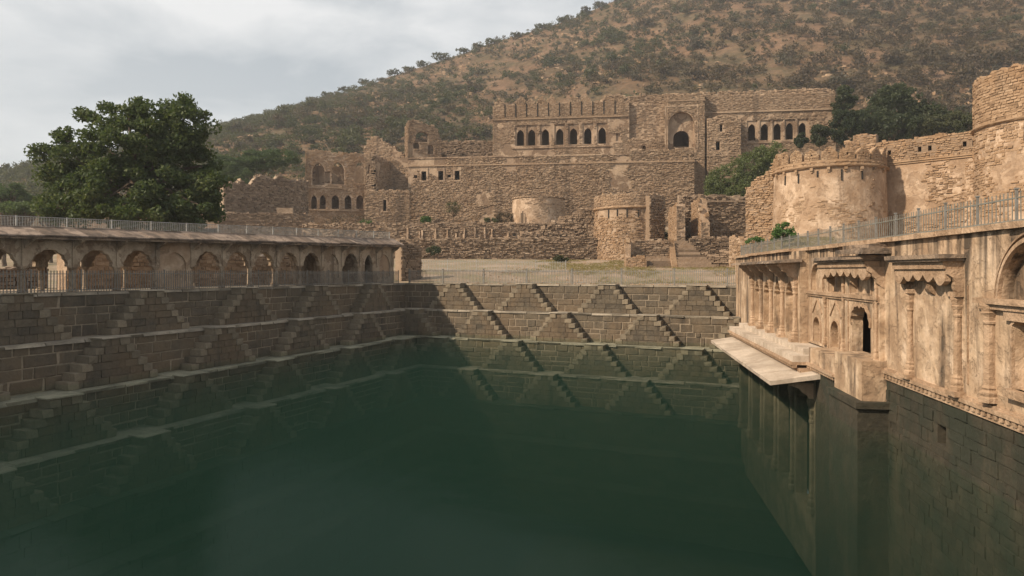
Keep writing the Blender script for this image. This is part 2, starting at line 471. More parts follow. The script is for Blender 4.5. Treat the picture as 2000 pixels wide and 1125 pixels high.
BOXF = [(0, 1, 2, 3), (7, 6, 5, 4), (0, 4, 5, 1), (1, 5, 6, 2), (2, 6, 7, 3), (3, 7, 4, 0)]
def box(F, u0, u1, z0, z1, d0, d1, jit=0.0, seed=None):
    v = np.array([F(u0, z0, d1), F(u1, z0, d1), F(u1, z1, d1), F(u0, z1, d1), F(u0, z0, d0), F(u1, z0, d0), F(u1, z1, d0), F(u0, z1, d0)])
    if jit:
        v = v + rng.uniform(-jit, jit, v.shape)
    return v, BOXF
def lathe(c, prof, n=14, rot=0.0):
    """prof: list of (radius, z)"""
    a = np.arange(n) * 2 * math.pi / n + rot
    v = []
    for r, z in prof:
        v.append(np.stack([c[0] + r * np.cos(a), c[1] + r * np.sin(a), np.full(n, z)], -1))
    f = []
    for k in range(len(prof) - 1):
        for i in range(n):
            j = (i + 1) % n
            f.append((k * n + i, k * n + j, (k + 1) * n + j, (k + 1) * n + i))
    f.append(tuple(range((len(prof) - 1) * n, len(prof) * n)))
    f.append(tuple(reversed(range(n))))
    return np.vstack(v), f
def tube(p0, p1, r0, r1, n=6):
    p0 = np.array(p0, float); p1 = np.array(p1, float)
    d = p1 - p0
    d = d / (np.linalg.norm(d) + 1e-9)
    a = np.cross(d, [0.3, 0.9, 0.2]); a /= np.linalg.norm(a)
    b = np.cross(d, a)
    t = np.arange(n) * 2 * math.pi / n
    ring = np.cos(t)[:, None] * a + np.sin(t)[:, None] * b
    v = np.vstack([p0 + ring * r0, p1 + ring * r1])
    f = [(i, (i + 1) % n, n + (i + 1) % n, n + i) for i in range(n)]
    return v, f
def arch(uc, z0, w, hs, hp, n=9, cusps=0, amp=0.0):
    """outline of a pointed opening, from lower left round to lower right"""
    R = (w * w / 4 + hp * hp) / w
    cx = -w / 2 + R
    a1 = math.acos(max(-1, min(1, (R - w / 2) / R)))
    pts = [(uc - w / 2, z0)]
    k = n if not cusps else cusps * 6
    left = []
    for i in range(k + 1):
        t = i / k
        th = math.pi - a1 * t
        rr = R
        if cusps:
            rr = R - amp * (1 - abs(math.sin(cusps * math.pi * t))) * (1 if 0 < i else 0.6)
        left.append((cx + rr * math.cos(th), rr * math.sin(th)))
    for x, y in left:
        pts.append((uc + min(x, -0.002), z0 + hs + y))
    for x, y in reversed(left[:-1]):
        pts.append((uc - min(x, -0.002), z0 + hs + y))
    pts.append((uc + w / 2, z0))
    return pts
def rect(u0, u1, z0, z1):
    return [(u0, z0), (u0, z1), (u1, z1), (u1, z0)]
def inpoly(poly, u, z):
    res = np.zeros(np.shape(u), bool)
    n = len(poly)
    for i in range(n):
        x0, y0 = poly[i]; x1, y1 = poly[(i + 1) % n]
        if y0 == y1:
            continue
        c = ((y0 > z) != (y1 > z)) & (u < (x1 - x0) * (z - y0) / (y1 - y0) + x0)
        res ^= c
    return res
def panel(mb, F, outer, holes=(), d=0.0, th=0.3, back=True):
    """flat slab with holes, real thickness, added to mb"""
    loops = [list(outer)] + [list(h) for h in holes]
    flat = [p for l in loops for p in l]
    tris = tessellate_polygon([[Vector((p[0], p[1], 0)) for p in l] for l in loops])
    n = len(flat)
    uu = np.array([p[0] for p in flat]); zz = np.array([p[1] for p in flat])
    v = np.vstack([F(uu, zz, d), F(uu, zz, d - th)])
    f = [tuple(t) for t in tris]
    if back:
        f += [tuple(i + n for i in reversed(t)) for t in tris]
    s = 0
    for l in loops:
        k = len(l)
        for i in range(k):
            a = s + i; b = s + (i + 1) % k
            f.append((a, b, b + n, a + n))
        s += k
    mb.add(v, f)
def vnoise(u, z, seed=0, sc=1.0):
    u = np.asarray(u, float) / sc; z = np.asarray(z, float) / sc
    def h(i, j):
        s = np.sin(i * 127.1 + j * 311.7 + seed * 74.7) * 43758.5453
        return s - np.floor(s)
    i = np.floor(u); j = np.floor(z); a = u - i; b = z - j
    a = a * a * (3 - 2 * a); b = b * b * (3 - 2 * b)
    return (h(i, j) * (1 - a) + h(i + 1, j) * a) * (1 - b) + (h(i, j + 1) * (1 - a) + h(i + 1, j + 1) * a) * b
def fbm(u, z, seed=0, sc=1.0):
    return 0.55 * vnoise(u, z, seed, sc) + 0.3 * vnoise(u, z, seed + 5, sc * 0.45) + 0.15 * vnoise(u, z, seed + 9, sc * 0.2)

def layout(u0, u1, z0, z1, bw, bh, seed):
    """courses of stones: arrays u0,u1,z0,z1"""
    r = np.random.default_rng(seed)
    out = []
    z = z0
    while z < z1 - 0.04:
        h = min(r.uniform(*bh), z1 - z)
        if z1 - (z + h) < bh[0] * 0.5:
            h = z1 - z
        u = u0 - r.uniform(0, bw[0])
        while u < u1 - 0.03:
            w = r.uniform(*bw)
            a, b = max(u, u0), min(u + w, u1)
            if b - a > 0.05:
                out.append((a, b, z, z + h))
            u += w
        z += h
    return np.array(out).reshape(-1, 4)
BF = np.array([(0, 1, 2, 3), (0, 4, 5, 1), (1, 5, 6, 2), (2, 6, 7, 3), (3, 7, 4, 0)])
def blocks_mesh(F, L, proud, gap, depth=0.1, jit=0.02, seed=0, tilt=0.02, chf=1.0):
    r = np.random.default_rng(seed)
    n = len(L)
    if n == 0:
        return None
    g = gap / 2
    a, b, z0, z1 = L[:, 0] + g, L[:, 1] - g, L[:, 2] + g, L[:, 3] - g
    ok = (b - a > 0.03) & (z1 - z0 > 0.03)
    a, b, z0, z1 = a[ok], b[ok], z0[ok], z1[ok]
    n = len(a)
    U = np.stack([a, b, b, a], 1); Z = np.stack([z0, z0, z1, z1], 1)
    D = r.uniform(proud[0], proud[1], n)[:, None] + r.uniform(-tilt, tilt, (n, 4))
    ch = np.minimum(0.16 * np.minimum(b - a, z1 - z0), 0.05)[:, None] * chf
    sgu = np.array([1, -1, -1, 1]); sgz = np.array([1, 1, -1, -1])
    Uf = U + sgu * ch * r.uniform(0.1, 1.0, (n, 4)) + r.uniform(-jit, jit, (n, 4))
    Zf = Z + sgz * ch * r.uniform(0.1, 1.0, (n, 4)) + r.uniform(-jit, jit, (n, 4))
    front = F(Uf, Zf, D)
    backv = F(U, Z, np.full((n, 4), -depth))
    V = np.concatenate([front, backv], 1).reshape(-1, 3)
    fb = BF if not F.flip else BF[:, ::-1]
    Fa = (fb[None] + (np.arange(n) * 8)[:, None, None]).reshape(-1, 4)
    return V, Fa
def stones(name, m, parent, F, u0, u1, z0, z1, bw=(0.35, 0.8), bh=(0.2, 0.34), proud=(0.0, 0.08), gap=0.03, seed=1, holes=(), top=None, keep=None, drop=0.0, tilt=0.02, jit=0.02, L=None, chf=1.0, indiv=0):
    """courses of separate stones standing proud of the wall core, joined as one part"""
    if L is None:
        L = layout(u0, u1, z0, z1, bw, bh, seed)
    uc = (L[:, 0] + L[:, 1]) / 2; zc = (L[:, 2] + L[:, 3]) / 2
    ok = np.ones(len(L), bool)
    if drop:
        ok &= np.random.default_rng(seed + 50).uniform(size=len(L)) > drop
    if top is not None:
        ok &= L[:, 3] < top(uc) + 0.1
    if keep is not None:
        ok &= keep(uc, zc)
    for h in holes:
        for a, b in ((uc, zc), (L[:, 0], L[:, 2]), (L[:, 1], L[:, 2]), (L[:, 0], L[:, 3]), (L[:, 1], L[:, 3])):
            ok &= ~inpoly(h, a, b)
    L = L[ok]
    if indiv and len(L):
        # the stones that show largest become objects of their own
        c = F((L[:, 0] + L[:, 1]) / 2, (L[:, 2] + L[:, 3]) / 2, 0.0)
        q = F((L[:, 0] + L[:, 1]) / 2, (L[:, 2] + L[:, 3]) / 2, 1.0) - c
        face = -(q * c).sum(1) / np.linalg.norm(c, axis=1)
        x = 1000 + FPX * c[:, 0] / c[:, 1]
        y = HOR - FPX * c[:, 2] / c[:, 1]
        size = (L[:, 1] - L[:, 0]) * (L[:, 3] - L[:, 2]) / c[:, 1] ** 2 * np.clip(face, 0, 1)
        size[(x > 1998) | (x < 2) | (y < 2) | (face < 0.15)] = 0
        if isinstance(F, Fc):
            size[y > 470 - 0.13 * (x - 1440)] = 0
        order = np.argsort(-size)
        sel = [k for k in order[:indiv] if size[k] > 0]
        for k in sel:
            v, f = blocks_mesh(F, L[k:k + 1], proud, gap, seed=seed + 1000 + int(k), tilt=tilt, jit=jit, chf=chf)
            obj('stone', fastmesh('stone', v, f, m), parent)
        rest = np.ones(len(L), bool)
        rest[sel] = False
        L = L[rest]
    r = blocks_mesh(F, L, proud, gap, seed=seed + 3, tilt=tilt, jit=jit, chf=chf)
    if r is None:
        return None
    return obj(name, fastmesh(name, r[0], r[1], m), parent, kind='stuff')
def ragged(u0, u1, z, amp, seed, step=0.7, zfn=None):
    r = np.random.default_rng(seed)
    pts = []
    u = u0
    while u < u1:
        zz = (zfn(u) if zfn else z) + amp * (r.uniform(-1, 1) * 0.6 + (fbm(u, 0.5, seed, 3.0) - 0.5) * 1.4)
        pts.append((u, float(zz)))
        u2 = u + r.uniform(0.5, 1.4) * step
        if r.uniform() < 0.55:
            pts.append((min(u2 - 0.05, u1 - 0.02), float(zz) + r.uniform(-0.1, 0.1) * amp))
        u = u2
    pts.append((u1, float(zfn(u1) if zfn else z)))
    return pts
def wall(parent, name, F, u0, u1, z0, ztop, th=1.0, m_core='fortplaster', m_stone='fort', holes=(), amp=0.25, seed=1, bw=(0.28, 0.65), bh=(0.15, 0.26), proud=(0.0, 0.08), keep=None, drop=0.06, zfn=None, step=0.7, stone_top=None, stone_bottom=None, rubble=True, gap=0.03, sname='stonework', tilt=0.02, indiv=0):
    """ragged-topped masonry wall: core slab with real openings, stones proud of it, loose stones along the top"""
    tp = ragged(u0, u1, ztop, amp, seed, step, zfn)
    outer = [(u0, z0)] + tp + [(u1, z0)]
    mb = MB()
    panel(mb, F, outer, holes, 0.0, th)
    core = mb.build(name, m_core, parent)
    tu = np.array([p[0] for p in tp]); tz = np.array([p[1] for p in tp])
    topf = lambda u: np.interp(u, tu, tz)
    zmax = float(tz.max()) if stone_top is None else stone_top
    if m_stone in ('fort', 'rubble'):
        proud = (proud[0] + 0.07, proud[1] + 0.12)
        drop = drop + 0.03
    stones(sname, m_stone, core if parent is not None else core, F, u0, u1, z0 if stone_bottom is None else stone_bottom, zmax, bw, bh, proud, gap, seed, holes, topf, keep, drop, tilt, indiv=indiv)
    if rubble:
        r = np.random.default_rng(seed + 11)
        mb = MB()
        n = int((u1 - u0) / 0.55)
        for i in range(n):
            u = r.uniform(u0 + 0.1, u1 - 0.1)
            d = -r.uniform(0.05, max(th - 0.2, 0.1))
            w = r.uniform(0.15, 0.45); h = r.uniform(0.1, 0.32) * (0.6 + amp)
            z = float(topf(u))
            a = box(F, u - w, u + w * 0.8, z - 0.3, z + h, d - w * 0.7, d + w * 0.5)
            mb.add(a[0] + r.uniform(-0.09, 0.09, a[0].shape), a[1])
        if n:
            mb.build('loose_stones', m_stone, core, kind='stuff')
    return core

# foliage ---------------------------------------------------------
def leaves(cent, n, rad, size, seed=0, up=0.4, flat=1.0, aspect=0.6):
    """n quads round each centre (k,3) with radius rad (k) and flattening"""
    r = np.random.default_rng(seed)
    cent = np.asarray(cent, float); k = len(cent)
    rad = np.broadcast_to(np.asarray(rad, float), (k,))
    p = r.normal(size=(k, n, 3))
    p /= np.linalg.norm(p, axis=-1, keepdims=True)
    q = r.uniform(0, 1, (k, n, 1)) ** 0.45
    p = p * q * rad[:, None, None]
    p[..., 2] *= flat
    p = (p + cent[:, None]).reshape(-1, 3)
    m = len(p)
    nn = r.normal(size=(m, 3)); nn[:, 2] += up
    nn /= np.linalg.norm(nn, axis=1, keepdims=True)
    t = np.cross(nn, r.normal(size=(m, 3)))
    t /= np.linalg.norm(t, axis=1, keepdims=True)
    b = np.cross(nn, t)
    s = r.uniform(size[0], size[1], (m, 1))
    t = t * s; b = b * s * aspect
    V = np.stack([p - t, p + b * 0.9 + nn * s * 0.12, p + t, p - b * 0.9 + nn * s * 0.12], 1).reshape(-1, 3)
    Fa = np.arange(m * 4).reshape(-1, 4)
    return V, Fa
def limb(mb, p0, p1, r0, r1, seed, seg=4, wob=0.12):
    r = np.random.default_rng(seed)
    p0 = np.array(p0, float); p1 = np.array(p1, float)
    L = np.linalg.norm(p1 - p0)
    prev = p0
    for i in range(1, seg + 1):
        t = i / seg
        q = p0 + (p1 - p0) * t + (r.normal(size=3) * wob * L / seg if i < seg else 0)
        v, f = tube(prev, q, r0 + (r1 - r0) * (t - 1 / seg), r0 + (r1 - r0) * t)
        mb.add(v, f)
        prev = q
# ------------------------------------------------------------------ the stepped well: frames
CO = np.array([-9.2, 58.0])                 # upper corner of the two stepped walls
AL = math.radians(23.7)
VA = np.array([math.cos(AL), -math.sin(AL)])   # along the far wall, to the right
VB = np.array([-math.sin(AL), -math.cos(AL)])  # along the left wall, towards the camera
G = -1.0                                     # level of the court
TH = 2.1                                     # height of one tier
TD = 1.4                                     # depth of one ledge
WATER = -4.95
FAR = Fr(CO, VA, VB)
LEFT = Fr(CO, VB, VA)
AZ = {id(FAR): math.atan2(VA[1], VA[0]), id(LEFT): math.atan2(VB[1], VB[0])}

# ------------------------------------------------------------------ ground
def smooth(a, b, x):
    t = np.clip((x - a) / (b - a), 0, 1)
    return t * t * (3 - 2 * t)
def gh(X, Y):
    X = np.asarray(X, float); Y = np.asarray(Y, float)
    r = X / np.maximum(Y, 20)
    mid = np.interp(Y, [-60, 62, 66, 72, 88, 96.2, 97.2, 106.2, 107.2, 126, 140, 165], [-1, -1, -0.5, 0.25, 1.5, 1.9, 4.1, 4.5, 7.1, 8.4, 11, 18])
    lef = np.interp(Y, [-60, 60, 100, 130, 165], [-1, -1, 1.5, 5, 12])
    rig = np.interp(Y, [-60, 44, 55, 62, 75, 110, 165], [-1, -0.9, 1.2, 2.8, 4.2, 9, 22])
    a = smooth(-0.36, -0.22, r); b = smooth(0.32, 0.42, r)
    h = (lef * (1 - a) + mid * a) * (1 - b) + rig * b
    back = -((X - CO[0]) * VB[0] + (Y - CO[1]) * VB[1])
    h = np.where((X - CO[0]) * VA[0] + (Y - CO[1]) * VA[1] > -2, G + (h - G) * smooth(0.5, 7, back), h)
    return h
def gnoise(X, Y):
    return (fbm(X, Y, 3, 7.0) - 0.5) * 0.28 + (fbm(X, Y, 4, 1.6) - 0.5) * 0.10
def grid_mesh(name, A, B, fn, m, drop=None):
    aa, bb = np.meshgrid(A, B, indexing='ij')
    V = fn(aa, bb).reshape(-1, 3)
    na, nb = len(A), len(B)
    i, j = np.meshgrid(np.arange(na - 1), np.arange(nb - 1), indexing='ij')
    q = np.stack([i * nb + j, i * nb + j + 1, (i + 1) * nb + j + 1, (i + 1) * nb + j], -1).reshape(-1, 4)
    if drop is not None:
        c = ~drop((A[i] + A[i + 1]) / 2, (B[j] + B[j + 1]) / 2).ravel()
        q = q[c]
    me = fastmesh(name, V, q, m)
    me.polygons.foreach_set('use_smooth', [True] * len(me.polygons))
    return obj(name, me)
def ab(a, b):
    return CO[0] + a * VA[0] + b * VB[0], CO[1] + a * VA[1] + b * VB[1]
def gfn(a, b):
    X, Y = ab(a, b)
    edge = np.minimum(1, np.maximum(np.where(b < 0, -b, 0), np.where(a < 0, -a, 0)) / 3.0)
    return np.stack([X, Y, gh(X, Y) + gnoise(X, Y) * edge - 0.10], -1)
A = np.unique(np.concatenate([np.arange(-420, -60, 30), np.arange(-60, -8, 2.0), np.arange(-8, 44, 0.8), np.arange(44, 100, 2.0), np.arange(100, 300, 20), [0.0]]))
B = np.unique(np.concatenate([np.arange(-190, -70, 3.0), np.arange(-70, -36, 0.9), np.arange(-36, 0, 0.6), np.arange(0, 80, 2.5), [0.0]]))
ground = grid_mesh('ground', A, B, gfn, 'ground', drop=lambda a, b: (a > 0) & (b > 0) & (a < 200))
ground['kind'] = 'structure'
A2 = np.array([-6.0, 70.0]); 
pf = MB(); pf.add([(*ab(-1, -1), -17.5), (*ab(80, -1), -17.5), (*ab(80, 84), -17.5), (*ab(-1, 84), -17.5)], [(0, 1, 2, 3)])
fl = pf.build('pool_floor', 'well'); fl['kind'] = 'structure'

# hill ------------------------------------------------------------
def ridge(X):
    r = 84 + 0.335 * (X + 184)
    return np.where(r < 62, 62 - 8 * (1 - np.exp((r - 62) / 20)), r)
def hz(X, Y):
    X = np.asarray(X, float); Y = np.asarray(Y, float)
    zf = np.interp(X, [-400, -120, 0, 80, 300], [6, 9, 16, 22, 30])
    t = (Y - 150) / 270.0
    up = zf + (ridge(X) - zf) * np.clip(t, -0.2, 1) ** 1.0 if False else None
    tc = np.clip(t, 0, 1)
    z = zf + (ridge(X) - zf) * (0.82 * tc + 0.18 * tc * tc)
    z = z - np.where(t > 1, (t - 1) * 270 * 0.35, 0) - np.where(t < 0, -t * 60, 0)
    amp = 0.25 + 0.75 * tc
    z = z + ((fbm(X, Y, 21, 95.0) - 0.5) * 26 + (fbm(X, Y, 22, 26.0) - 0.5) * 6.0) * amp * smooth(0.02, 0.25, tc) * (1 - 0.72 * smooth(0.7, 1.0, t)) + (fbm(X, Y, 23, 7.0) - 0.5) * 1.6
    return z
HX = np.arange(-560, 640, 5.0); HY = np.concatenate([np.arange(132, 440, 4.0), np.arange(440, 640, 12.0)])
hill = grid_mesh('hill', HX, HY, lambda a, b: np.stack([a, b, hz(a, b)], -1), 'hill')
hill['kind'] = 'structure'

# water -----------------------------------------------------------
wb = MB()
wp = [ab(-0.9, -0.9), ab(60, -0.9), ab(60, 82), ab(-0.9, 82)]
wb.add([(x, y, WATER) for x, y in wp] + [(x, y, -17.2) for x, y in wp], [(0, 1, 2, 3), (7, 6, 5, 4), (0, 4, 5, 1), (1, 5, 6, 2), (2, 6, 7, 3), (3, 7, 4, 0)])
water = wb.build('water', 'water')
water['kind'] = 'structure'
bmw = bmesh.new(); bmw.from_mesh(water.data); bmesh.ops.recalc_face_normals(bmw, faces=bmw.faces); bmw.to_mesh(water.data); bmw.free()

# ------------------------------------------------------------------ stepped walls
def unit_blocks(m, n=8, seed=3, ch=0.05, nm='stone_block'):
    """dressed stones one metre in size, front towards -y; scaled per stone"""
    out = []
    r = np.random.default_rng(seed)
    for k in range(n):
        v = []
        c = ch
        for y, ins in ((0.5, 0.0), (-0.35, 0.0), (-0.5, c)):
            for sx, sz in ((-1, -1), (1, -1), (1, 1), (-1, 1)):
                jx, jz, jy = (r.uniform(-0.02, 0.02), r.uniform(-0.03, 0.03), r.uniform(-0.05, 0.05)) if y < 0 else (0, 0, 0)
                v.append((sx * (0.5 - ins * r.uniform(0.5, 1.4)) + jx, y + jy, sz * (0.5 - ins * r.uniform(0.6, 1.8)) + jz))
        f = [(8, 9, 10, 11), (3, 2, 1, 0)]
        for a in (0, 4):
            for i in range(4):
                j = (i + 1) % 4
                f.append((a + i, a + j, a + 4 + j, a + 4 + i))
        me = mesh(nm, v, f, m)
        out.append(me)
    return out
BLK = unit_blocks('well', 10)
BLKW = unit_blocks('welldim', 6, 13)
STPW = unit_blocks('welldim', 6, 19, 0.03, 'step')
STP = unit_blocks('wellstep', 6, 9, 0.03, 'step')
SLB = unit_blocks('ledge', 8, 5, 0.012, 'ledge_slab')
SLBW = unit_blocks('welldim', 4, 6, 0.012, 'ledge_slab')
def px_of(p):
    return 1000 + FPX * p[0] / p[1], HOR - FPX * p[2] / p[1]
def put(meshes, name, parent, F, u0, u1, z0, z1, d0, d1, r, gap=0.0):
    c = F((u0 + u1) / 2, (z0 + z1) / 2, (d0 + d1) / 2)
    # local -y must point along +n
    ang = math.atan2(F.n[1], F.n[0]) + math.pi / 2
    return obj(name, meshes[r.integers(len(meshes))], parent, c, ang, (u1 - u0 - gap, d1 - d0, z1 - z0 - gap))

def pyramid(parent, F, uc, zt, d, r, dim=False):
    """double stair: courses narrowing upwards, the end stone of each course is a step"""
    dep = 0.85
    steps = 6
    rise = TH / steps
    run = 0.31
    top = 0.68
    mb = MB()
    ends = []
    for k in range(steps):
        z0 = zt - TH + k * rise
        z1 = z0 + rise
        hw = top + run * (steps - 1 - k)
        ew = run + 0.16
        hwi = hw - ew
        lay = layout(uc - hwi, uc + hwi, z0, z1, (0.45, 0.95), (rise, rise), int(r.integers(1e6))) if hwi > 0.15 else []
        for a, b, _, _ in lay:
            q = box(F, a + 0.012, b - 0.012, z0 + 0.01, z1 - 0.01 if k < steps - 1 else z1 - 0.004, d - 0.1, d + dep - r.uniform(0.0, 0.035))
            mb.add(q[0] + r.uniform(-0.012, 0.012, q[0].shape), q[1])
        for s in (-1, 1):
            a, b = (uc - hw, uc - hwi) if s < 0 else (uc + hwi, uc + hw)
            ends.append((a + r.uniform(-0.07, 0.07), b + r.uniform(-0.02, 0.02), z0, z1 + r.uniform(-0.035, 0.012)))
    # mortar backing between the stones
    for k in range(steps):
        hw = top + run * (steps - 1 - k) - 0.05
        q = box(F, uc - hw, uc + hw, zt - TH + k * rise - 0.004, zt - TH + (k + 1) * rise - 0.02, d - 0.09, d + dep - 0.05)
        mb.add(*q)
    st = mb.build('staircase', 'welldim' if dim else 'well', parent)
    for a, b, z0, z1 in ends:
        put(STPW if dim else STP, 'step', st, F, a, b, z0, z1, d - 0.1, d + dep + r.uniform(-0.01, 0.03), r)
    # landing slab
    put(SLB, 'landing', st, F, uc - top - 0.05, uc + top + 0.05, zt - 0.005, zt + 0.055, d - 0.05, d + dep + 0.05, r)
    return st

def stepped(name, label, F, ulen, tiers, pyr, seed):
    r = np.random.default_rng(seed)
    c = F(8, G, 0)
    T = thing(name, label, 'stepped wall', tuple(c))
    cand = []
    for k in range(tiers):
        zt = G - TH * k
        d = TD * k
        core = MB()
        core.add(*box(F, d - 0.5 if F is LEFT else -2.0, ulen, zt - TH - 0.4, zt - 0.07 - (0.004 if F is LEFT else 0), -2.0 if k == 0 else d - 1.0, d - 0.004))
        tier = core.build('tier', 'mortar' if k < 4 else 'welldim', T)
        L = layout(d, ulen, zt - TH, zt - 0.10, (0.32, 1.5), (0.27, 0.62), seed + k)
        # leave out stones hidden behind the middle of a staircase
        vis = np.ones(len(L), bool)
        for uc in pyr[k % 2]:
            hw = 0.68 + 0.31 * (zt - (L[:, 2] + L[:, 3]) / 2) / 0.35 - 0.35
            vis &= ~((L[:, 0] > uc - hw) & (L[:, 1] < uc + hw) & (k < 4) & (uc > d + 0.4))
        L = L[vis]
        for q in L:
            m = F((q[0] + q[1]) / 2, (q[2] + q[3]) / 2, d)
            x, y = px_of(m)
            inside = -20 < x < 1480 and m[1] > 5
            size = (q[1] - q[0]) * (q[3] - q[2]) / m[1] ** 2 if inside and m[2] > WATER - 1.5 else 0
            cand.append((size, k, q))
        # slabs of the ledge below this tier, coping slabs on the first
        rows = [(zt, d - 0.85, d + 0.08)] if k == 0 else [(zt, d - TD, d + 0.08)]
        for z, d0, d1 in rows:
            u = d if F is LEFT else d - TD * (k > 0)
            if k == 0:
                u = 0.06 if F is LEFT else -0.85
            while u < ulen:
                w = r.uniform(1.0, 2.0)
                put(SLBW if k >= 4 else SLB, 'ledge_slab', T, F, u, min(u + w, ulen), z - 0.14, z + r.uniform(-0.015, 0.012) + (0.003 if F is LEFT else 0), d0, d1 + r.uniform(-0.02, 0.03), r, 0.012)
                u += w
        if k < 4:
            for uc in pyr[k % 2]:
                if d + 0.4 < uc < ulen - 2:
                    pyramid(T, F, uc + r.uniform(-0.18, 0.18), zt, d, r)
    cand.sort(key=lambda t: -t[0])
    big, rest = cand[:290], cand[290:]
    for s, k, q in big:
        d = TD * k
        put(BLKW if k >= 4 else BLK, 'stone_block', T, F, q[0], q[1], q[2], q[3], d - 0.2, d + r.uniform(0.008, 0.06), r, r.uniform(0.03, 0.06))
    for k in range(tiers):
        L = np.array([q for s, kk, q in rest if kk == k])
        if not len(L):
            continue
        d = TD * k
        Fo = Fr(F.O + F.n * d, F.e, F.n)
        v, f = blocks_mesh(Fo, L, (0.01, 0.055), 0.045, 0.15, 0.02, seed + 77 + k, chf=0.7)
        obj('far_blocks', fastmesh('far_blocks', v, f, 'welldim' if k >= 4 else 'well'), T, kind='stuff')
    return T
stepped('stepped_wall', 'long dark stone stepped wall descending to the water on the left side', LEFT, 46, 7, ([5.2 + 6.55 * i for i in range(6)], [1.9 + 6.55 * i for i in range(1, 7)]), 100)
stepped('stepped_wall', 'dark stepped wall facing the camera below the court fence with zigzag stairs', FAR, 31, 7, ([5.1 + 6.5 * i for i in range(4)], [2.0] + [1.8 + 6.5 * i for i in range(1, 5)]), 200)

# ------------------------------------------------------------------ fences
def picket_fence(name, label, F, u0, u1, zfn, h, post, pick, m='metal', group=None, d=0.0, rails=(0.12, 0.88), r0=0.010, spike=0.0, pr=0.028, posts=None, pm=None):
    T = thing(name, label, 'fence', tuple(F((u0 + u1) / 2, zfn((u0 + u1) / 2), d)), group)
    n = max(1, round((u1 - u0) / post))
    us = np.linspace(u0, u1, n + 1) if posts is None else np.array(posts)
    r = np.random.default_rng(int(u1 * 100) % 997)
    for i, u in enumerate(us):
        z = zfn(u)
        mb = MB()
        mb.add(*box(F, u - pr, u + pr, z - 0.05, z + h * 1.06, d - pr, d + pr))
        mb.add(*box(F, u - pr * 1.5, u + pr * 1.5, z + h * 1.06, z + h * 1.06 + 0.035, d - pr * 1.5, d + pr * 1.5))
        mb.build('post', pm or m, T)
        if i == len(us) - 1:
            break
        b = us[i + 1]
        mb = MB()
        k = max(2, int(round((b - u) / pick)))
        for q in range(1, k):
            uu = u + (b - u) * q / k
            zz = zfn(uu)
            lean = r.uniform(-0.012, 0.012)
            v, f = box(F, uu - r0, uu + r0, zz + 0.03, zz + h * (1 + spike), d - r0, d + r0)
            v[[2, 3, 6, 7]] += np.append(F.e * lean, 0)
            mb.add(v, f)
        for t in rails:
            z0, z1 = zfn(u), zfn(b)
            v, f = box(F, u, b, z0 + h * t - 0.016, z0 + h * t + 0.016, d - 0.014, d + 0.014)
            v[[1, 2, 5, 6], 2] += z1 - z0
            mb.add(v, f)
        mb.build('picket_panel', m, T)
    return T
picket_fence('picket_fence', 'long grey picket fence on top of the stepped wall in front of the sunlit court', FAR, 0.3, 27.4, lambda u: G, 1.12, 3.6, 0.13, d=-0.25, posts=[0.3, 3.6, 7.4, 11.2, 15.0, 18.9, 22.8, 26.5, 28.2], pr=0.05, r0=0.018)
picket_fence('picket_fence', 'grey picket fence running in front of the low pillared arcade', LEFT, 0.5, 44.0, lambda u: G, 1.0, 2.27, 0.14, d=-0.30, r0=0.015, pr=0.025, spike=0.04)
FB, _l = frp(818, 71, 1105, 69.5)
picket_fence('picket_fence', 'second picket fence farther back across the court below the rubble wall', FB, 0.0, _l, lambda u: float(gh(*FB(u, 0)[:2])) - 0.05, 1.15, 3.0, 0.17, r0=0.02, pr=0.045, m='metal_pale')

# ------------------------------------------------------------------ pillared arcade on the left
class ArcF:
    def __init__(s, F):
        s.F = F; s.n = F.n; s.e = F.e; s.flip = F.flip
    def __call__(s, u, z, d=0.0):
        K = 1 - 0.195 * np.asarray(u, float) / 30
        return s.F(u, G + (np.asarray(z, float) - G) * K, d)
FA = ArcF(LEFT)
arc = thing('arcade', 'low open arcade with sandstone pillars and sloping eave along the left wall', 'arcade', tuple(LEFT(15, G, -2)))
NB = 19
SU = [0.8 + 2.27 * i for i in range(NB + 1)]
BLIND = {0: 'blind', 1: 'door', 3: 'blind', 9: 'blind'}
def pillar(parent, F, u, d, zb, zt, w=0.15, m='arcade', name='pillar'):
    """square based sandstone pillar: plinth, tapering faceted shaft, capital"""
    mb = MB()
    H = zt - zb
    prof = [(1.45, 0), (1.45, 0.07), (1.15, 0.10), (1.25, 0.13), (1.0, 0.17), (0.95, 0.5), (0.85, 0.78), (1.05, 0.80), (0.85, 0.82), (1.2, 0.90), (1.5, 0.95), (1.5, 1.0)]
    n = 8
    ang = np.arange(n) * 2 * math.pi / n + math.pi / 8
    vs = []
    for k, (rr, t) in enumerate(prof):
        sq = k < 2 or k > 9
        for a in ang:
            cx, sx = math.cos(a), math.sin(a)
            s = 1 / max(abs(cx), abs(sx)) if sq else 1.0
            vs.append(F(u + cx * w * rr * s * (0.92 if sq else 1), zb + H * t, d + sx * w * rr * s * (0.92 if sq else 1)))
    f = []
    for k in range(len(prof) - 1):
        for i in range(n):
            j = (i + 1) % n
            f.append((k * n + i, k * n + j, (k + 1) * n + j, (k + 1) * n + i))
    f.append(tuple(range((len(prof) - 1) * n, len(prof) * n)))
    mb.add(np.array(vs), f)
    return mb.build(name, m, parent)
ZS, ZP, ZE = 0.50, 1.52, 2.14
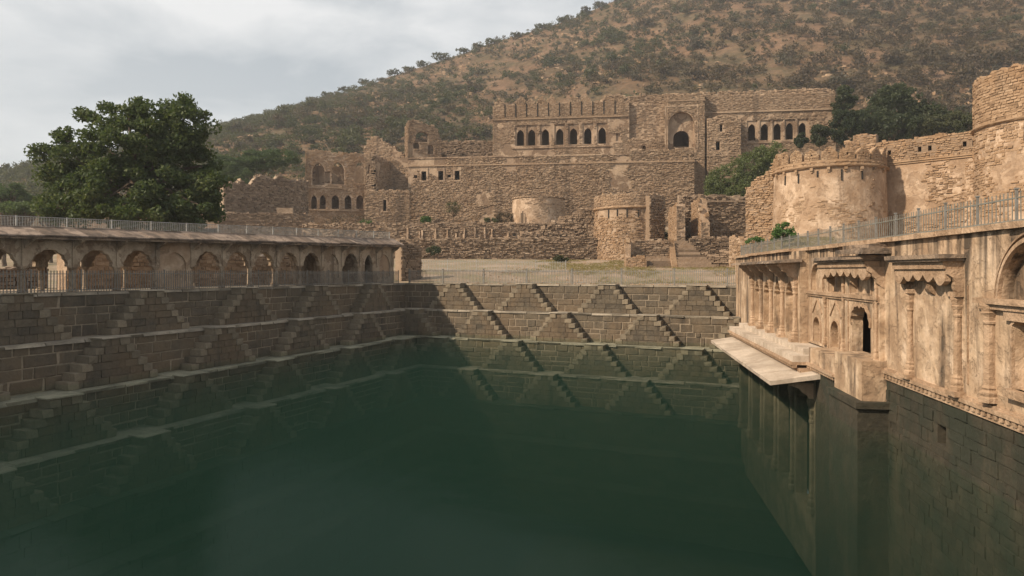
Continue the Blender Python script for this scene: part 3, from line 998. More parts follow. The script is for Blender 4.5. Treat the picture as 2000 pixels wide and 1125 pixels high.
def arch_bay(F, ua, ub, d, kind, th=0.26, side=0.27, cusp=3):
    mb = MB()
    w = ub - ua - 2 * side
    uc = (ua + ub) / 2
    a = arch(uc, ZS, w, 0.02, ZP - ZS, cusps=cusp, amp=0.06)
    if kind == 'open':
        outer = [(ua + 0.004, ZS), (ua + 0.004, ZE), (ub - 0.004, ZE), (ub - 0.004, ZS)] + list(reversed(a))
        panel(mb, F, outer, (), d, th)
        return mb.build('arch', 'arcade', arc)
    hole = arch(uc, G + 0.55 if kind == 'blind' else G + 0.06, w * (0.86 if kind == 'blind' else 0.62), ZS - G - (0.55 if kind == 'blind' else 0.06), (ZP - ZS) * 0.9)
    panel(mb, F, rect(ua + 0.004, ub - 0.004, G + 0.01, ZE), [hole], d, th)
    o = mb.build('blind_arch' if kind == 'blind' else 'door_arch', 'arcade' if not (20 < ua < 24) else 'bastplaster', arc)
    if kind == 'blind':
        mb = MB()
        mb.add(*box(F, ua + 0.01, ub - 0.01, G + 0.02, ZE - 0.02, d - 0.5, d - 0.10))
        mb.build('recess', 'bastplaster' if 20 < ua < 24 or ua < 4 else 'arcade', o)
    return o
for i in range(NB):
    k = BLIND.get(i, 'open')
    arch_bay(FA, SU[i], SU[i + 1], -0.72, k)
    kb = 'open' if i not in (0, 1, 3) else 'blind'
    arch_bay(FA, SU[i] + 0.1, SU[i + 1] + 0.1, -3.0, kb)
for i, u in enumerate(SU):
    pillar(arc, FA, u, -0.85, G + 0.005, ZS + 0.02)
    pillar(arc, FA, u + 0.1, -3.12, G + 0.005, ZS + 0.02, 0.13)
mb = MB(); mb.add(*box(FA, SU[0] - 0.15, SU[0] - 0.02, G, ZE, -3.3, -0.7)); mb.build('end_wall', 'arcade', arc)
mb = MB(); mb.add(*box(FA, SU[1] + 0.05, SU[1] + 0.2, G, ZE, -2.9, -1.0)); mb.add(*box(FA, SU[2] - 0.2, SU[2] - 0.05, G, ZE, -2.9, -1.0)); mb.build('cross_wall', 'arcade', arc)
mb = MB(); mb.add(*box(FA, SU[0] - 0.3, SU[-1], ZE + 0.004, ZE + 0.22, -3.6, -0.55)); mb.build('ceiling_slab', 'arcade', arc)
mb = MB(); mb.add(*box(FA, SU[0] - 0.3, SU[-1], 2.38, 2.80, -3.7, -0.95)); mb.build('roof', 'eave', arc)
mb = MB(); mb.add(*box(LEFT, SU[0] - 0.4, SU[-1], G - 0.3, G - 0.01, -3.9, -0.62)); mb.build('plinth', 'ledge', arc)
# sloping eave: separate slabs; brackets under them
r = np.random.default_rng(5)
u = SU[0] - 0.55
while u < SU[-1]:
    w = r.uniform(0.55, 1.05)
    zo = 2.20 + r.uniform(-0.015, 0.015)
    a, b = u + 0.008, u + w - 0.008
    q = [(zo, 0.12 + r.uniform(-0.02, 0.03)), (zo + 0.085, 0.12), (zo + 0.62, -1.05), (zo + 0.53, -1.05)]
    v = np.array([FA(a, z, d) for z, d in q] + [FA(b, z, d) for z, d in q])
    mb = MB(); mb.add(v, [(0, 1, 2, 3), (7, 6, 5, 4), (0, 4, 5, 1), (1, 5, 6, 2), (2, 6, 7, 3), (3, 7, 4, 0)])
    mb.build('eave_slab', 'eave', arc)
    u += w
mb = MB(); mb.add(*box(FA, SU[0] - 0.5, SU[-1], 2.06, 2.185, -0.60, 0.02)); mb.build('eave_beam', 'darkslab', arc)
for u in SU:
    mb = MB(); mb.add(*box(FA, u - 0.12, u + 0.12, ZS - 0.02, ZE - 0.01, -0.80, -0.64)); mb.build('pilaster', 'arcade', arc)
    mb = MB()
    q = [(1.55, -0.72), (2.06, -0.72), (2.06, -0.05), (1.98, -0.05), (1.80, -0.30), (1.72, -0.50), (1.55, -0.60)]
    v = np.array([FA(u - 0.06, z, d) for z, d in q] + [FA(u + 0.06, z, d) for z, d in q])
    n = len(q)
    mb.add(v, [tuple(range(n)), tuple(reversed(range(n, 2 * n)))] + [(i, (i + 1) % n, n + (i + 1) % n, n + i) for i in range(n)])
    mb.build('bracket', 'arcade', arc)
# wire mesh fence on the roof
class RoofF:
    def __init__(s): s.e = LEFT.e; s.n = LEFT.n; s.flip = LEFT.flip
    def __call__(s, u, z, d=0.0): return FA(u, z, d)
RF = RoofF()
T = thing('mesh_fence', 'low wire mesh fence along the roof edge of the arcade', 'fence', tuple(FA(15, 2.8, -1.3)))
us = [0.4 + 2.3 * i for i in range(20)]
for i, u in enumerate(us):
    mb = MB(); mb.add(*box(RF, u - 0.03, u + 0.03, 2.70, 3.42, -1.33, -1.27)); mb.build('post', 'metal_pale', T)
    if i == len(us) - 1:
        break
    mb = MB()
    for t in np.linspace(2.86, 3.36, 7):
        mb.add(*box(RF, u, u + 2.3, t - 0.010, t + 0.010, -1.306, -1.294))
    for t in np.arange(0.12, 2.3, 0.12):
        mb.add(*box(RF, u + t - 0.007, u + t + 0.007, 2.83, 3.40, -1.305, -1.295))
    mb.add(*box(RF, u, u + 2.3, 3.36, 3.40, -1.315, -1.285))
    mb.build('wire_panel', 'metal_pale', T)

# rubble walls standing behind the arcade, seen through its arches
FBK = Fr(LEFT.O - LEFT.n * 7.5, LEFT.e, LEFT.n)
bw_ = thing('rubble_wall', 'sunlit rubble wall seen through the middle arches of the arcade', 'wall', tuple(FBK(12, G, 0)))
wall(bw_, 'wall', FBK, 1.0, 24.0, G - 0.5, 1.3, 0.9, m_core='bastplaster', m_stone='bastion', amp=0.25, seed=301, proud=(0.0, 0.1))
FBK2 = Fr(LEFT.O - LEFT.n * 12.5, LEFT.e, LEFT.n)
bw2 = thing('rubble_wall', 'low rubble wall beyond the path seen through the left arches of the arcade', 'wall', tuple(FBK2(32, G, 0)))
wall(bw2, 'wall', FBK2, 22.0, 46.0, G - 0.5, 0.35, 0.9, m_core='rubble', m_stone='rubble', amp=0.3, seed=302, proud=(0.0, 0.1))
# ------------------------------------------------------------------ plastered water front on the right
class FacF:
    """u is the world Y of the point, d metres out of the wall towards the water"""
    def __init__(s):
        s.k = 0.148; s.x0 = 8.528
        s.e = np.array([0.148, 1.0]); nn = np.array([-1.0, 0.148]); s.n = nn / np.linalg.norm(nn); s.flip = True
        s.O = np.array([8.528, 0.0])
    def __call__(s, u, z, d=0.0):
        u, z, d = np.broadcast_arrays(np.asarray(u, float), np.asarray(z, float), np.asarray(d, float))
        return np.stack([s.x0 + s.k * u + d * s.n[0], u + d * s.n[1], z], -1)
FF = FacF()
fac = thing('waterfront_palace', 'ochre plastered palace front with niches and balconies rising from the water at right', 'building', tuple(FF(20, -3, 0)))
ZT = 0.90          # underside of the coping
ZB = -3.05         # foot of the plastered wall
def fpart(name, m, fn, parent=None, smooth=False, kind=None):
    mb = MB(); fn(mb); return mb.build(name, m, parent or fac, smooth=smooth, kind=kind)
def engaged(u, d, zb, zt, w, m='carved', name='column', n=12):
    """half round column on a stepped base with a leafed capital"""
    H = zt - zb
    prof = [(1.75, 0), (1.75, 0.045), (1.45, 0.06), (1.6, 0.085), (1.6, 0.10), (1.15, 0.125), (1.3, 0.145), (1.0, 0.17), (0.95, 0.45), (0.86, 0.78), (1.1, 0.79), (1.1, 0.81), (0.9, 0.82), (1.05, 0.86), (1.45, 0.90), (1.2, 0.91), (1.65, 0.97), (1.65, 1.0)]
    ang = np.arange(n) * 2 * math.pi / n
    mb = MB()
    vs = []
    for k, (rr, t) in enumerate(prof):
        for j, a in enumerate(ang):
            fl = 1.0 + (0.07 if j % 2 else -0.05) * (1 if 0.2 > t or t > 0.81 else 0.4)
            vs.append(FF(u + math.cos(a) * w * rr * fl, zb + H * t, d + math.sin(a) * w * rr * fl))
    f = []
    for k in range(len(prof) - 1):
        for i in range(n):
            j = (i + 1) % n
            f.append((k * n + i, k * n + j, (k + 1) * n + j, (k + 1) * n + i))
    f.append(tuple(range((len(prof) - 1) * n, len(prof) * n)))
    mb.add(np.array(vs), f)
    return mb.build(name, m, fac)
def frame_strip(mb, pts, d, w, dep, close=False):
    """raised band that follows an outline"""
    p = [np.array(q) for q in pts]
    n = len(p)
    nor = []
    for i in range(n):
        a = p[max(i - 1, 0)]; b = p[min(i + 1, n - 1)]
        t = (b - a) / (np.linalg.norm(b - a) + 1e-9)
        nor.append(np.array([-t[1], t[0]]))
    v = []
    for q, m_ in zip(p, nor):
        o = q + m_ * w
        v += [FF(q[0], q[1], d), FF(q[0], q[1], d + dep), FF(o[0], o[1], d + dep * 0.8), FF(o[0], o[1], d)]
    f = []
    for i in range(n - 1):
        for k in range(4):
            a, b = i * 4 + k, i * 4 + (k + 1) % 4
            f.append((a, b, b + 4, a + 4))
    f += [(0, 1, 2, 3), tuple(4 * (n - 1) + k for k in (3, 2, 1, 0))]
    mb.add(np.array(v), f)
# --- near sections D and E: plain plaster, one great blind arch at the near end
bigarch = arch(13.55, -0.62, 2.5, 0.0, 1.25, n=14)
niche_e = [(12.9, -2.5), (12.9, -1.15), (13.2, -0.95), (14.0, -0.95), (14.3, -1.15), (14.3, -2.5)]
fpart('wall', 'plaster', lambda mb: panel(mb, FF, rect(6.0, 21.15, ZB, ZT), [bigarch, niche_e], 0.0, 0.55))
fpart('niche_back', 'plaster', lambda mb: mb.add(*box(FF, 12.0, 15.2, ZB + 0.1, ZT - 0.02, -0.5, -0.24)))
fpart('arch_moulding', 'carved', lambda mb: (frame_strip(mb, bigarch[1:-1], 0.0, 0.10, 0.09), frame_strip(mb, [(a + (a - 13.55) * 0.14, b + (b + 0.62) * 0.14) for a, b in bigarch[1:-1]], 0.0, 0.05, 0.05)))
fpart('entablature', 'carved', lambda mb: (mb.add(*box(FF, 11.0, 15.55, -0.72, -0.60, -0.1, 0.22)), mb.add(*box(FF, 11.2, 15.45, -0.84, -0.72, -0.1, 0.14)), mb.add(*box(FF, 12.6, 14.55, -1.05, -0.842, -0.1, 0.10))))
fpart('niche_frame', 'carved', lambda mb: (frame_strip(mb, niche_e, 0.0, 0.09, 0.07), mb.add(*box(FF, 12.75, 14.45, -2.68, -2.5, -0.1, 0.16))))
engaged(15.15, 0.06, ZB + 0.12, -0.70, 0.125, name='pilaster')
engaged(12.1, 0.06, ZB + 0.12, -0.70, 0.125, name='pilaster')
for z in (0,):
    # recessed blocked panel left of the pilaster
    fpart('panel_frame', 'carved', lambda mb: frame_strip(mb, [(16.15, ZB + 0.35), (16.15, -0.35)], 0.0, -0.04, 0.04))
engaged(19.2, 0.06, ZB + 0.12, -0.62, 0.085)
engaged(16.55, 0.06, ZB + 0.12, -0.62, 0.095)
for uc, w in ((19.2, 0.22), (16.55, 0.24)):
    fpart('column_base', 'carved', lambda mb, uc=uc, w=w: mb.add(*box(FF, uc - w, uc + w, ZB + 0.0, ZB + 0.13, -0.05, 0.24, 0.012)))
    fpart('column_cap', 'carved', lambda mb, uc=uc, w=w: mb.add(*box(FF, uc - w * 0.8, uc + w * 0.8, -0.62, -0.50, -0.05, 0.20)))
# balcony hood on cusped brackets
def hood(u0, u1, zt, proj, m_slab, drop=0.62, seed=1, cusps=5):
    r = np.random.default_rng(seed)
    H = fpart('balcony_hood', m_slab, lambda mb: (mb.add(*box(FF, u0, u1, zt - 0.10, zt, -0.05, proj, 0.018)), mb.add(*box(FF, u0 + 0.08, u1 - 0.08, zt - 0.17, zt - 0.102, -0.05, proj - 0.06, 0.008))))
    mb = MB(); mb.add(*box(FF, u0 + 0.16, u1 - 0.16, zt - 0.36, zt - 0.173, -0.05, proj - 0.16)); mb.build('fascia', 'carved', H)
    # cusped skirt in front
    n = cusps
    pts = []
    ua, ub = u0 + 0.20, u1 - 0.20
    z0 = zt - 0.362
    for i in range(n):
        a = ua + (ub - ua) * i / n; b = ua + (ub - ua) * (i + 1) / n
        for t in np.linspace(0, 1, 7)[:-1]:
            pts.append((a + (b - a) * t, z0 - 0.14 - 0.17 * math.sin(math.pi * t) - 0.16 * abs((i + t) / n * 2 - 1) ** 2))
    pts.append((ub, z0 - 0.30))
    sk = MB(); panel(sk, FF, [(ua, z0)] + [(ua, pts[0][1])] + pts[1:] + [(ub, z0)], (), proj - 0.22, 0.14); sk.build('cusped_skirt', 'carved', H)
    for ue in (ua, ub, (ua + ub) / 2):
        br = MB()
        q = [(z0, -0.02), (z0, proj - 0.23), (z0 - 0.13, proj - 0.24), (z0 - 0.20, proj - 0.36), (z0 - 0.32, proj - 0.42), (z0 - 0.38, proj * 0.35), (z0 - 0.52, proj * 0.30), (z0 - drop, 0.10), (z0 - drop - 0.08, -0.02)]
        k = len(q)
        v = np.array([FF(ue - 0.09, z, d) for z, d in q] + [FF(ue + 0.09, z, d) for z, d in q])
        br.add(v, [tuple(range(k)), tuple(reversed(range(k, 2 * k)))] + [(i, (i + 1) % k, k + (i + 1) % k, k + i) for i in range(k)])
        br.build('bracket', 'carved', H)
    return H
hood(16.25, 19.55, 0.42, 0.62, 'darkslab', seed=3)
# --- door bay C
uc_d = 22.75
door = arch(uc_d, -2.78, 1.75, 0.95, 0.62, cusps=4, amp=0.05)
uparch = arch(uc_d, -0.75, 1.9, 0.35, 0.55, n=10)
fpart('door_bay', 'plaster', lambda mb: panel(mb, FF, rect(21.154, 24.55, ZB, ZT), [door, uparch], 0.14, 0.36))
fpart('niche_back', 'plaster', lambda mb: mb.add(*box(FF, 21.2, 24.5, -0.93, ZT - 0.02, -0.33, -0.04)))
fpart('door_recess', 'black', lambda mb: (mb.add(*box(FF, 21.3, 24.4, ZB, -1.05, -2.2, -2.0)), mb.add(*box(FF, 21.3, 24.4, -1.05, -0.97, -2.2, -0.24)), mb.add(*box(FF, 21.25, 21.3, ZB, -1.05, -2.2, -0.24)), mb.add(*box(FF, 24.4, 24.45, ZB, -1.05, -2.2, -0.24))))  # room lined in near-black, its shade put into the colour
fpart('arch_moulding', 'carved', lambda mb: (frame_strip(mb, door[1:-1], 0.14, 0.09, 0.06), frame_strip(mb, uparch, 0.14, 0.06, 0.05), frame_strip(mb, [(21.6, -2.78), (21.6, -1.0), (23.9, -1.0), (23.9, -2.78)], 0.14, 0.06, 0.045)))
for u in (21.32, 24.38):
    engaged(u, 0.18, ZB + 0.1, 0.10, 0.06, name='column')
fpart('string_course', 'carved', lambda mb: (mb.add(*box(FF, 21.16, 24.54, -0.92, -0.80, 0.05, 0.24)), mb.add(*box(FF, 21.16, 24.54, -1.0, -0.92, 0.05, 0.19))))
hood(21.0, 26.2, 0.50, 0.75, 'darkslab', seed=8, cusps=7)
fpart('cornice_block', 'darkslab', lambda mb: (mb.add(*box(FF, 20.6, 23.0, 0.56, 0.70, -0.05, 0.85, 0.03)), mb.add(*box(FF, 20.9, 22.6, 0.70, 0.86, -0.05, 0.55, 0.03))))
# --- section B: two storeys of niches
ups = [arch(u, -0.78, 1.5, 0.42, 0.66, n=10) for u in (25.75, 28.05)]
lows = [arch(u, -2.92, 0.95, 0.55, 0.48, n=8) for u in (25.75, 28.05)]
fpart('niche_wall', 'plaster', lambda mb: panel(mb, FF, rect(24.554, 29.35, ZB, ZT), ups + lows, 0.0, 0.5))
fpart('niche_back', 'plaster', lambda mb: (mb.add(*box(FF, 24.7, 29.2, -0.90, ZT - 0.02, -0.5, -0.14)), mb.add(*box(FF, 24.7, 29.2, ZB + 0.01, -1.6, -0.5, -0.22))))
for k, u in enumerate((25.75, 28.05)):
    fpart('niche_moulding', 'carved', lambda mb, k=k, u=u: (frame_strip(mb, ups[k], 0.0, 0.07, 0.05), frame_strip(mb, lows[k], 0.0, 0.07, 0.05), frame_strip(mb, [(u - 0.95, -3.0), (u - 0.95, -0.98)], 0.0, 0.05, 0.04), frame_strip(mb, [(u + 0.9, -3.0), (u + 0.9, -0.98)], 0.0, 0.05, 0.04), frame_strip(mb, [(u - 0.62, -1.75), (u, -1.18), (u + 0.62, -1.75)], 0.0, 0.07, 0.045)))
    # carved screen inside the lower niche
    scr = MB()
    for i in range(5):
        for j in range(5):
            v, f = lathe((0, 0), [(0.055, 0), (0.02, 0.03)], 6)
            c = FF(u - 0.32 + 0.16 * i, -2.80 + 0.2 * j, -0.21)
            vv = np.array([FF(u - 0.32 + 0.16 * i + p[0], -2.78 + 0.2 * j + p[1], -0.22 + p[2] * 2) for p in v])
            scr.add(vv, f)
    scr.build('carved_screen', 'carved', fac)
fpart('string_course', 'carved', lambda mb: (mb.add(*box(FF, 24.56, 29.34, -0.95, -0.84, -0.05, 0.13)), mb.add(*box(FF, 24.56, 29.34, -1.03, -0.952, -0.05, 0.08))))
engaged(26.9, 0.04, ZB + 0.12, -1.03, 0.06)
# --- bay A: colonnade of five columns with cusped niches, dark eave above
cu = [38.9, 36.7, 34.4, 32.1, 29.85]
hA = [arch((cu[i] + cu[i + 1]) / 2, -2.84, 1.72, 1.55, 0.85, cusps=4, amp=0.06) for i in range(4)]
fpart('columned_bay', 'plaster', lambda mb: panel(mb, FF, rect(29.354, 40.3, -3.3, ZT), hA, 0.34, 0.55))
fpart('bay_side', 'plaster', lambda mb: (mb.add(*box(FF, 29.36, 29.75, -3.3, ZT - 0.01, -0.5, 0.336)), mb.add(*box(FF, 40.0, 40.29, -3.3, ZT - 0.01, -0.5, 0.336))))
fpart('niche_back', 'plaster', lambda mb: mb.add(*box(FF, 29.7, 40.0, -3.2, ZT - 0.02, -0.5, 0.02)))
for u in cu:
    engaged(u, 0.42, -3.0, -0.45, 0.105)
    fpart('column_base', 'carved', lambda mb, u=u: mb.add(*box(FF, u - 0.24, u + 0.24, -3.3, -2.99, 0.2, 0.66, 0.01)))
    br = MB()
    q = [(0.36, 0.3), (0.36, 1.15), (0.24, 1.17), (0.14, 1.02), (0.02, 0.98), (-0.06, 0.80), (-0.20, 0.74), (-0.28, 0.56), (-0.45, 0.50), (-0.45, 0.3)]
    k = len(q)
    v = np.array([FF(u - 0.10, z, d) for z, d in q] + [FF(u + 0.10, z, d) for z, d in q])
    br.add(v, [tuple(range(k)), tuple(reversed(range(k, 2 * k)))] + [(i, (i + 1) % k, k + (i + 1) % k, k + i) for i in range(k)])
    br.build('bracket', 'carved', fac)
r = np.random.default_rng(12)
u = 29.2
while u < 40.7:
    w = r.uniform(0.9, 1.5)
    e = min(u + w, 40.8)
    q = [(0.40, 0.3), (0.56, 0.3), (0.46, 1.32 + r.uniform(-0.08, 0.03)), (0.36, 1.32)]
    v = np.array([FF(u + 0.01, z, d) for z, d in q] + [FF(e - 0.01, z + r.uniform(-0.015, 0.015), d) for z, d in q])
    fpart('eave_slab', 'darkslab', lambda mb: mb.add(v, [(0, 1, 2, 3), (7, 6, 5, 4), (0, 4, 5, 1), (1, 5, 6, 2), (2, 6, 7, 3), (3, 7, 4, 0)]))
    u += w
fpart('end_wall', 'plaster', lambda mb: mb.add(*box(FF, 40.31, 46.6, -6, ZT, -0.5, -0.02)))
# --- coping, terrace and solid mass behind
u = 6.0
while u < 46.6:
    w = r.uniform(1.1, 2.2)
    fpart('coping_stone', 'carved', lambda mb: mb.add(*box(FF, u + 0.008, min(u + w, 46.8) - 0.008, ZT + 0.004, ZT + 0.14, -0.5, 0.14 + r.uniform(-0.03, 0.02) + (0.36 if 29.3 < u < 40.2 else 0), 0.012)))
    u += w
fpart('terrace', 'ledge', lambda mb: mb.add(*box(FF, 6.0, 46.7, ZT - 0.5, ZT - 0.02, -26, -0.52)))
fpart('rear_mass', 'plaster', lambda mb: (mb.add(*box(FF, 46.2, 46.68, -9, ZT - 0.51, -26, -0.53)), mb.add(*box(FF, 6.0, 46.0, -3.1, -2.9, -6, -0.6)), mb.add(*box(FF, 6.0, 6.4, -9, ZT - 0.51, -26, -0.56))))
# --- foot of the wall: dentil course, rubble wall below, pedestal of the door, platform, lower arcade
fpart('base_moulding', 'carved', lambda mb: (mb.add(*box(FF, 6.0, 21.6, ZB - 0.10, ZB + 0.0, -0.5, 0.14)), mb.add(*box(FF, 6.0, 21.6, ZB + 0.0, ZB + 0.06, -0.5, 0.07)), mb.add(*box(FF, 6.0, 21.6, ZB - 0.30, ZB - 0.23, -0.5, 0.06))))
def dentils(u0, u1, z, d, step):
    mb = MB()
    u = u0
    while u < u1:
        mb.add(*box(FF, u, u + step * 0.55, z - 0.115, z, d - 0.12, d + 0.05, 0.006))
        u += step
    return mb.build('dentil_course', 'carved', fac, kind='stuff')
dentils(8.0, 21.6, ZB - 0.11, 0.05, 0.235)
hole_sq = rect(17.3, 17.75, -4.5, -4.0)
lw = fpart('lower_wall', 'dimwall', lambda mb: panel(mb, FF, rect(6.0, 21.5, -12, ZB - 0.302), [hole_sq], -0.02, 0.6))
stones('wall_stones', 'dimwall', lw, FF, 8.0, 21.5, -9.0, ZB - 0.31, (0.3, 0.8), (0.2, 0.38), (-0.01, 0.02), 0.012, 31, [hole_sq], chf=0.3, tilt=0.008, jit=0.02)
fpart('hole_back', 'black', lambda mb: mb.add(*box(FF, 17.0, 18.0, -4.7, -3.8, -1.2, -1.0)))
fpart('pedestal', 'plaster', lambda mb: (mb.add(*box(FF, 21.0, 23.6, -4.05, -2.80, -0.2, 0.72)),))
fpart('pedestal_foot', 'dimwall', lambda mb: (mb.add(*box(FF, 20.85, 23.6, -12, -4.25, -0.2, 0.90)), mb.add(*box(FF, 20.75, 23.6, -4.25, -4.05, -0.2, 0.98))))
fpart('platform', 'plaster', lambda mb: mb.add(*box(FF, 23.6, 26.8, -3.62, -3.02, -0.2, 0.68)))
fpart('platform', 'paleslab', lambda mb: (mb.add(*box(FF, 26.804, 41.4, -3.62, -3.36, -0.2, 1.30)), mb.add(*box(FF, 27.2, 41.0, -3.36, -3.12, -0.2, 0.80))))
fpart('platform_moulding', 'carved', lambda mb: (mb.add(*box(FF, 23.6, 26.8, -3.72, -3.62, -0.2, 0.80)), mb.add(*box(FF, 26.804, 41.5, -3.74, -3.623, -0.2, 1.38)), mb.add(*box(FF, 26.5, 41.2, -4.0, -3.86, -0.2, 1.10))))
dentils(23.7, 26.8, -3.722, 0.70, 0.235)
dentils(26.8, 41.2, -3.742, 1.26, 0.235)
la = fpart('lower_wall', 'dimwall', lambda mb: (mb.add(*box(FF, 23.6, 26.2, -12, -3.72, -0.2, 0.60)),))
u = 25.6
k = 0
while u < 40.8:
    w = r.uniform(1.2, 2.0)
    e = min(u + w, 41.2)
    q = [(-4.10, 0.60), (-3.92, 0.60), (-4.22, 2.45 + r.uniform(-0.03, 0.03)), (-4.38, 2.42)]
    v = np.array([FF(u + 0.006, z, d) for z, d in q] + [FF(e - 0.006, z, d) for z, d in q])
    fpart('eave_slab', 'paleslab', lambda mb: mb.add(v, [(0, 1, 2, 3), (7, 6, 5, 4), (0, 4, 5, 1), (1, 5, 6, 2), (2, 6, 7, 3), (3, 7, 4, 0)]))
    u += w
lo = [arch(uu, -9.5, 2.1, 3.75, 1.3, cusps=4, amp=0.07) for uu in (27.9, 30.9, 33.9, 36.9, 39.9)]
fpart('lower_arcade', 'dimplaster', lambda mb: panel(mb, FF, rect(26.204, 41.3, -12, -4.03), lo, 0.62, 0.45))
fpart('arcade_interior', 'dimwall', lambda mb: (mb.add(*box(FF, 26.2, 46.6, -12, -3.9, -2.6, -2.2)), mb.add(*box(FF, 26.2, 41.3, -4.2, -4.05, -2.2, 0.15))))  # shade behind the arches is put into the dark stone colour
for uu in (26.5, 29.4, 32.4, 35.4, 38.4, 41.1):
    engaged(uu, 0.64, -9.5, -5.0, 0.12, 'dimplaster')
    br = MB()
    q = [(-4.40, 0.6), (-4.40, 1.45), (-4.52, 1.42), (-4.62, 1.15), (-4.78, 1.02), (-4.9, 0.82), (-5.2, 0.72), (-5.2, 0.6)]
    kk = len(q)
    v = np.array([FF(uu - 0.09, z, d) for z, d in q] + [FF(uu + 0.09, z, d) for z, d in q])
    br.add(v, [tuple(range(kk)), tuple(reversed(range(kk, 2 * kk)))] + [(i, (i + 1) % kk, kk + (i + 1) % kk, kk + i) for i in range(kk)])
    br.build('bracket', 'carved', fac)
# roof fence
class FacUnit:
    def __init__(s): s.e = FF.e / np.linalg.norm(FF.e); s.n = FF.n; s.flip = True
    def __call__(s, u, z, d=0.0): return FF(u, z, d)
picket_fence('picket_fence', 'grey picket fence with stout posts along the roof of the waterfront palace', FacUnit(), 5.6, 46.4, lambda u: ZT + 0.13, 0.70, 1.55, 0.16, m='metal_green', d=-0.22, r0=0.008, pr=0.024, rails=(0.1, 0.80), pm='metal', posts=[14.65 + 1.56 * i for i in range(-6, 21)])
# ------------------------------------------------------------------ the ruined fort
def uz(F, px, py, d=0.0):
    r = (px - 1000) / FPX
    Ox, Oy = F.O + F.n * d
    u = (r * Oy - Ox) / (F.e[0] - r * F.e[1])
    Y = Oy + u * F.e[1]
    return float(u), float((HOR - py) / FPX * Y)
def part(name, m, parent, *boxes):
    mb = MB()
    for b in boxes:
        mb.add(*b)
    return mb.build(name, m, parent)
def patchy(seed, sc, thr):
    return lambda u, z: fbm(u, z, seed, sc) > thr

# --- main palace -------------------------------------------------
FU, LU = frp(963, 134, 1632, 125)
pal = thing('palace', 'ruined stone palace with rows of dark arched windows below the scrubby hill', 'building', P(1250, 440, 128))
zc = 30.0; ztop = 32.9; z0u = 21.9
u_l = [uz(FU, x, 285)[0] for x in (1016, 1038, 1065, 1093, 1120, 1148, 1176)]
u_r = [uz(FU, x, 268)[0] for x in (1469, 1494, 1519, 1543, 1568)]
ua = uz(FU, 1229, 300)[0]; ub = uz(FU, 1302, 300)[0]; uc = uz(FU, 1374, 300)[0]
# left wing
holes_l = [rect(u - 1.02, u + 1.02, 24.75, 28.75) for u in u_l]
u_s = uz(FU, 1207, 280)[0]
small = rect(u_s - 0.38, u_s + 0.38, 25.2, 26.6)
wl = wall(pal, 'upper_wall', FU, 0, ua, z0u, ztop - 0.05, 1.2, holes=holes_l + [small], amp=0.2, seed=11, bw=(0.22, 0.54), bh=(0.12, 0.22), proud=(-0.03, 0.035), keep=lambda u, z: (fbm(u, z, 31, 3.0) > 0.47) | (z > zc + 0.1), drop=0.04, gap=0.03)
def palace_window(F, u, z0, w, h, d, parent, fw, ftop):
    """recessed panel with a pointed arched opening"""
    mb = MB()
    panel(mb, F, rect(u - fw, u + fw, z0 - 0.02, ftop), [arch(u, z0, w, h * 0.66, h * 0.34, n=7)], d, 0.55)
    o = mb.build('window', 'fortplaster', parent)
    return o
for u in u_l:
    palace_window(FU, u, 24.78, 1.42, 3.15, -0.20, pal, 1.02, 28.75)
part('sill_course', 'fortplaster', pal, box(FU, u_l[0] - 1.6, u_l[-1] + 1.8, 24.15, 24.4, -0.1, 0.22))
part('cornice', 'fort', pal, box(FU, -0.15, ua - 0.1, zc - 0.16, zc + 0.1, -0.2, 0.28))
part('small_niche', 'fortplaster', pal, box(FU, u_s - 0.6, u_s + 0.6, 24.9, 27.0, -0.6, -0.3), box(FU, u_s - 0.9, u_s + 0.9, 24.8, 25.0, -0.1, 0.1))
# merlons on the left wing
r = np.random.default_rng(44)
u = 0.3
while u < ua - 1:
    w = r.uniform(1.9, 2.4)
    h = r.uniform(1.25, 1.75)
    if r.uniform() < 0.93:
        mb = MB()
        pts = [(u, ztop - 0.5), (u + 0.05, ztop + h * 0.35 * r.uniform(0.6, 1.2)), (u + w * 0.25, ztop + h * r.uniform(0.6, 0.9)), (u + w * 0.5, ztop + h * r.uniform(0.75, 1.05)), (u + w * 0.78, ztop + h * r.uniform(0.4, 0.8)), (u + w - 0.15, ztop + h * 0.25), (u + w - 0.12, ztop - 0.5)]
        panel(mb, FU, pts, (), -0.1 + r.uniform(-0.1, 0.1), 0.7)
        o = mb.build('merlon', 'rubble', pal)
        stones('merlon_stones', 'fort', o, FU, u, u + w - 0.15, ztop - 0.3, ztop + h, (0.3, 0.6), (0.18, 0.3), (0.0, 0.15), 0.03, int(u * 100), keep=lambda a, b: inpoly(pts, a, b))
    u += w
for u in np.arange(2.4, ua - 1.0, 2.15):
    part('parapet_slit', 'black', pal, box(FU, u - 0.09, u + 0.09, zc + 0.45, ztop + 0.1, -0.3, 0.20, 0.02))  # solid black strip, the shade of a slit given as colour
# recessed wall between wing and portal
part('recess_wall', 'fortplaster', pal, box(FU, ua, ub, z0u, ztop - 0.1, -1.8, -0.9))
FUb = Fr(FU.O - FU.n * 0.9, FU.e, FU.n)
stones('recess_stones', 'fort', pal, FUb, ua, ub, z0u, ztop, (0.3, 0.75), (0.18, 0.32), (-0.03, 0.12), 0.03, 15, drop=0.12)
part('recess_window', 'black', pal, box(FU, uz(FU, 1256, 280)[0] - 0.22, uz(FU, 1256, 280)[0] + 0.22, 24.0, 25.6, -0.95, -0.80))
wall(pal, 'recess_front', FU, ua + 0.01, ub, z0u, 25.3, 0.85, amp=0.3, seed=14, bw=(0.22, 0.50), bh=(0.13, 0.22), holes=[arch(uz(FU, 1258, 280)[0], 22.7, 0.7, 1.1, 0.4)])
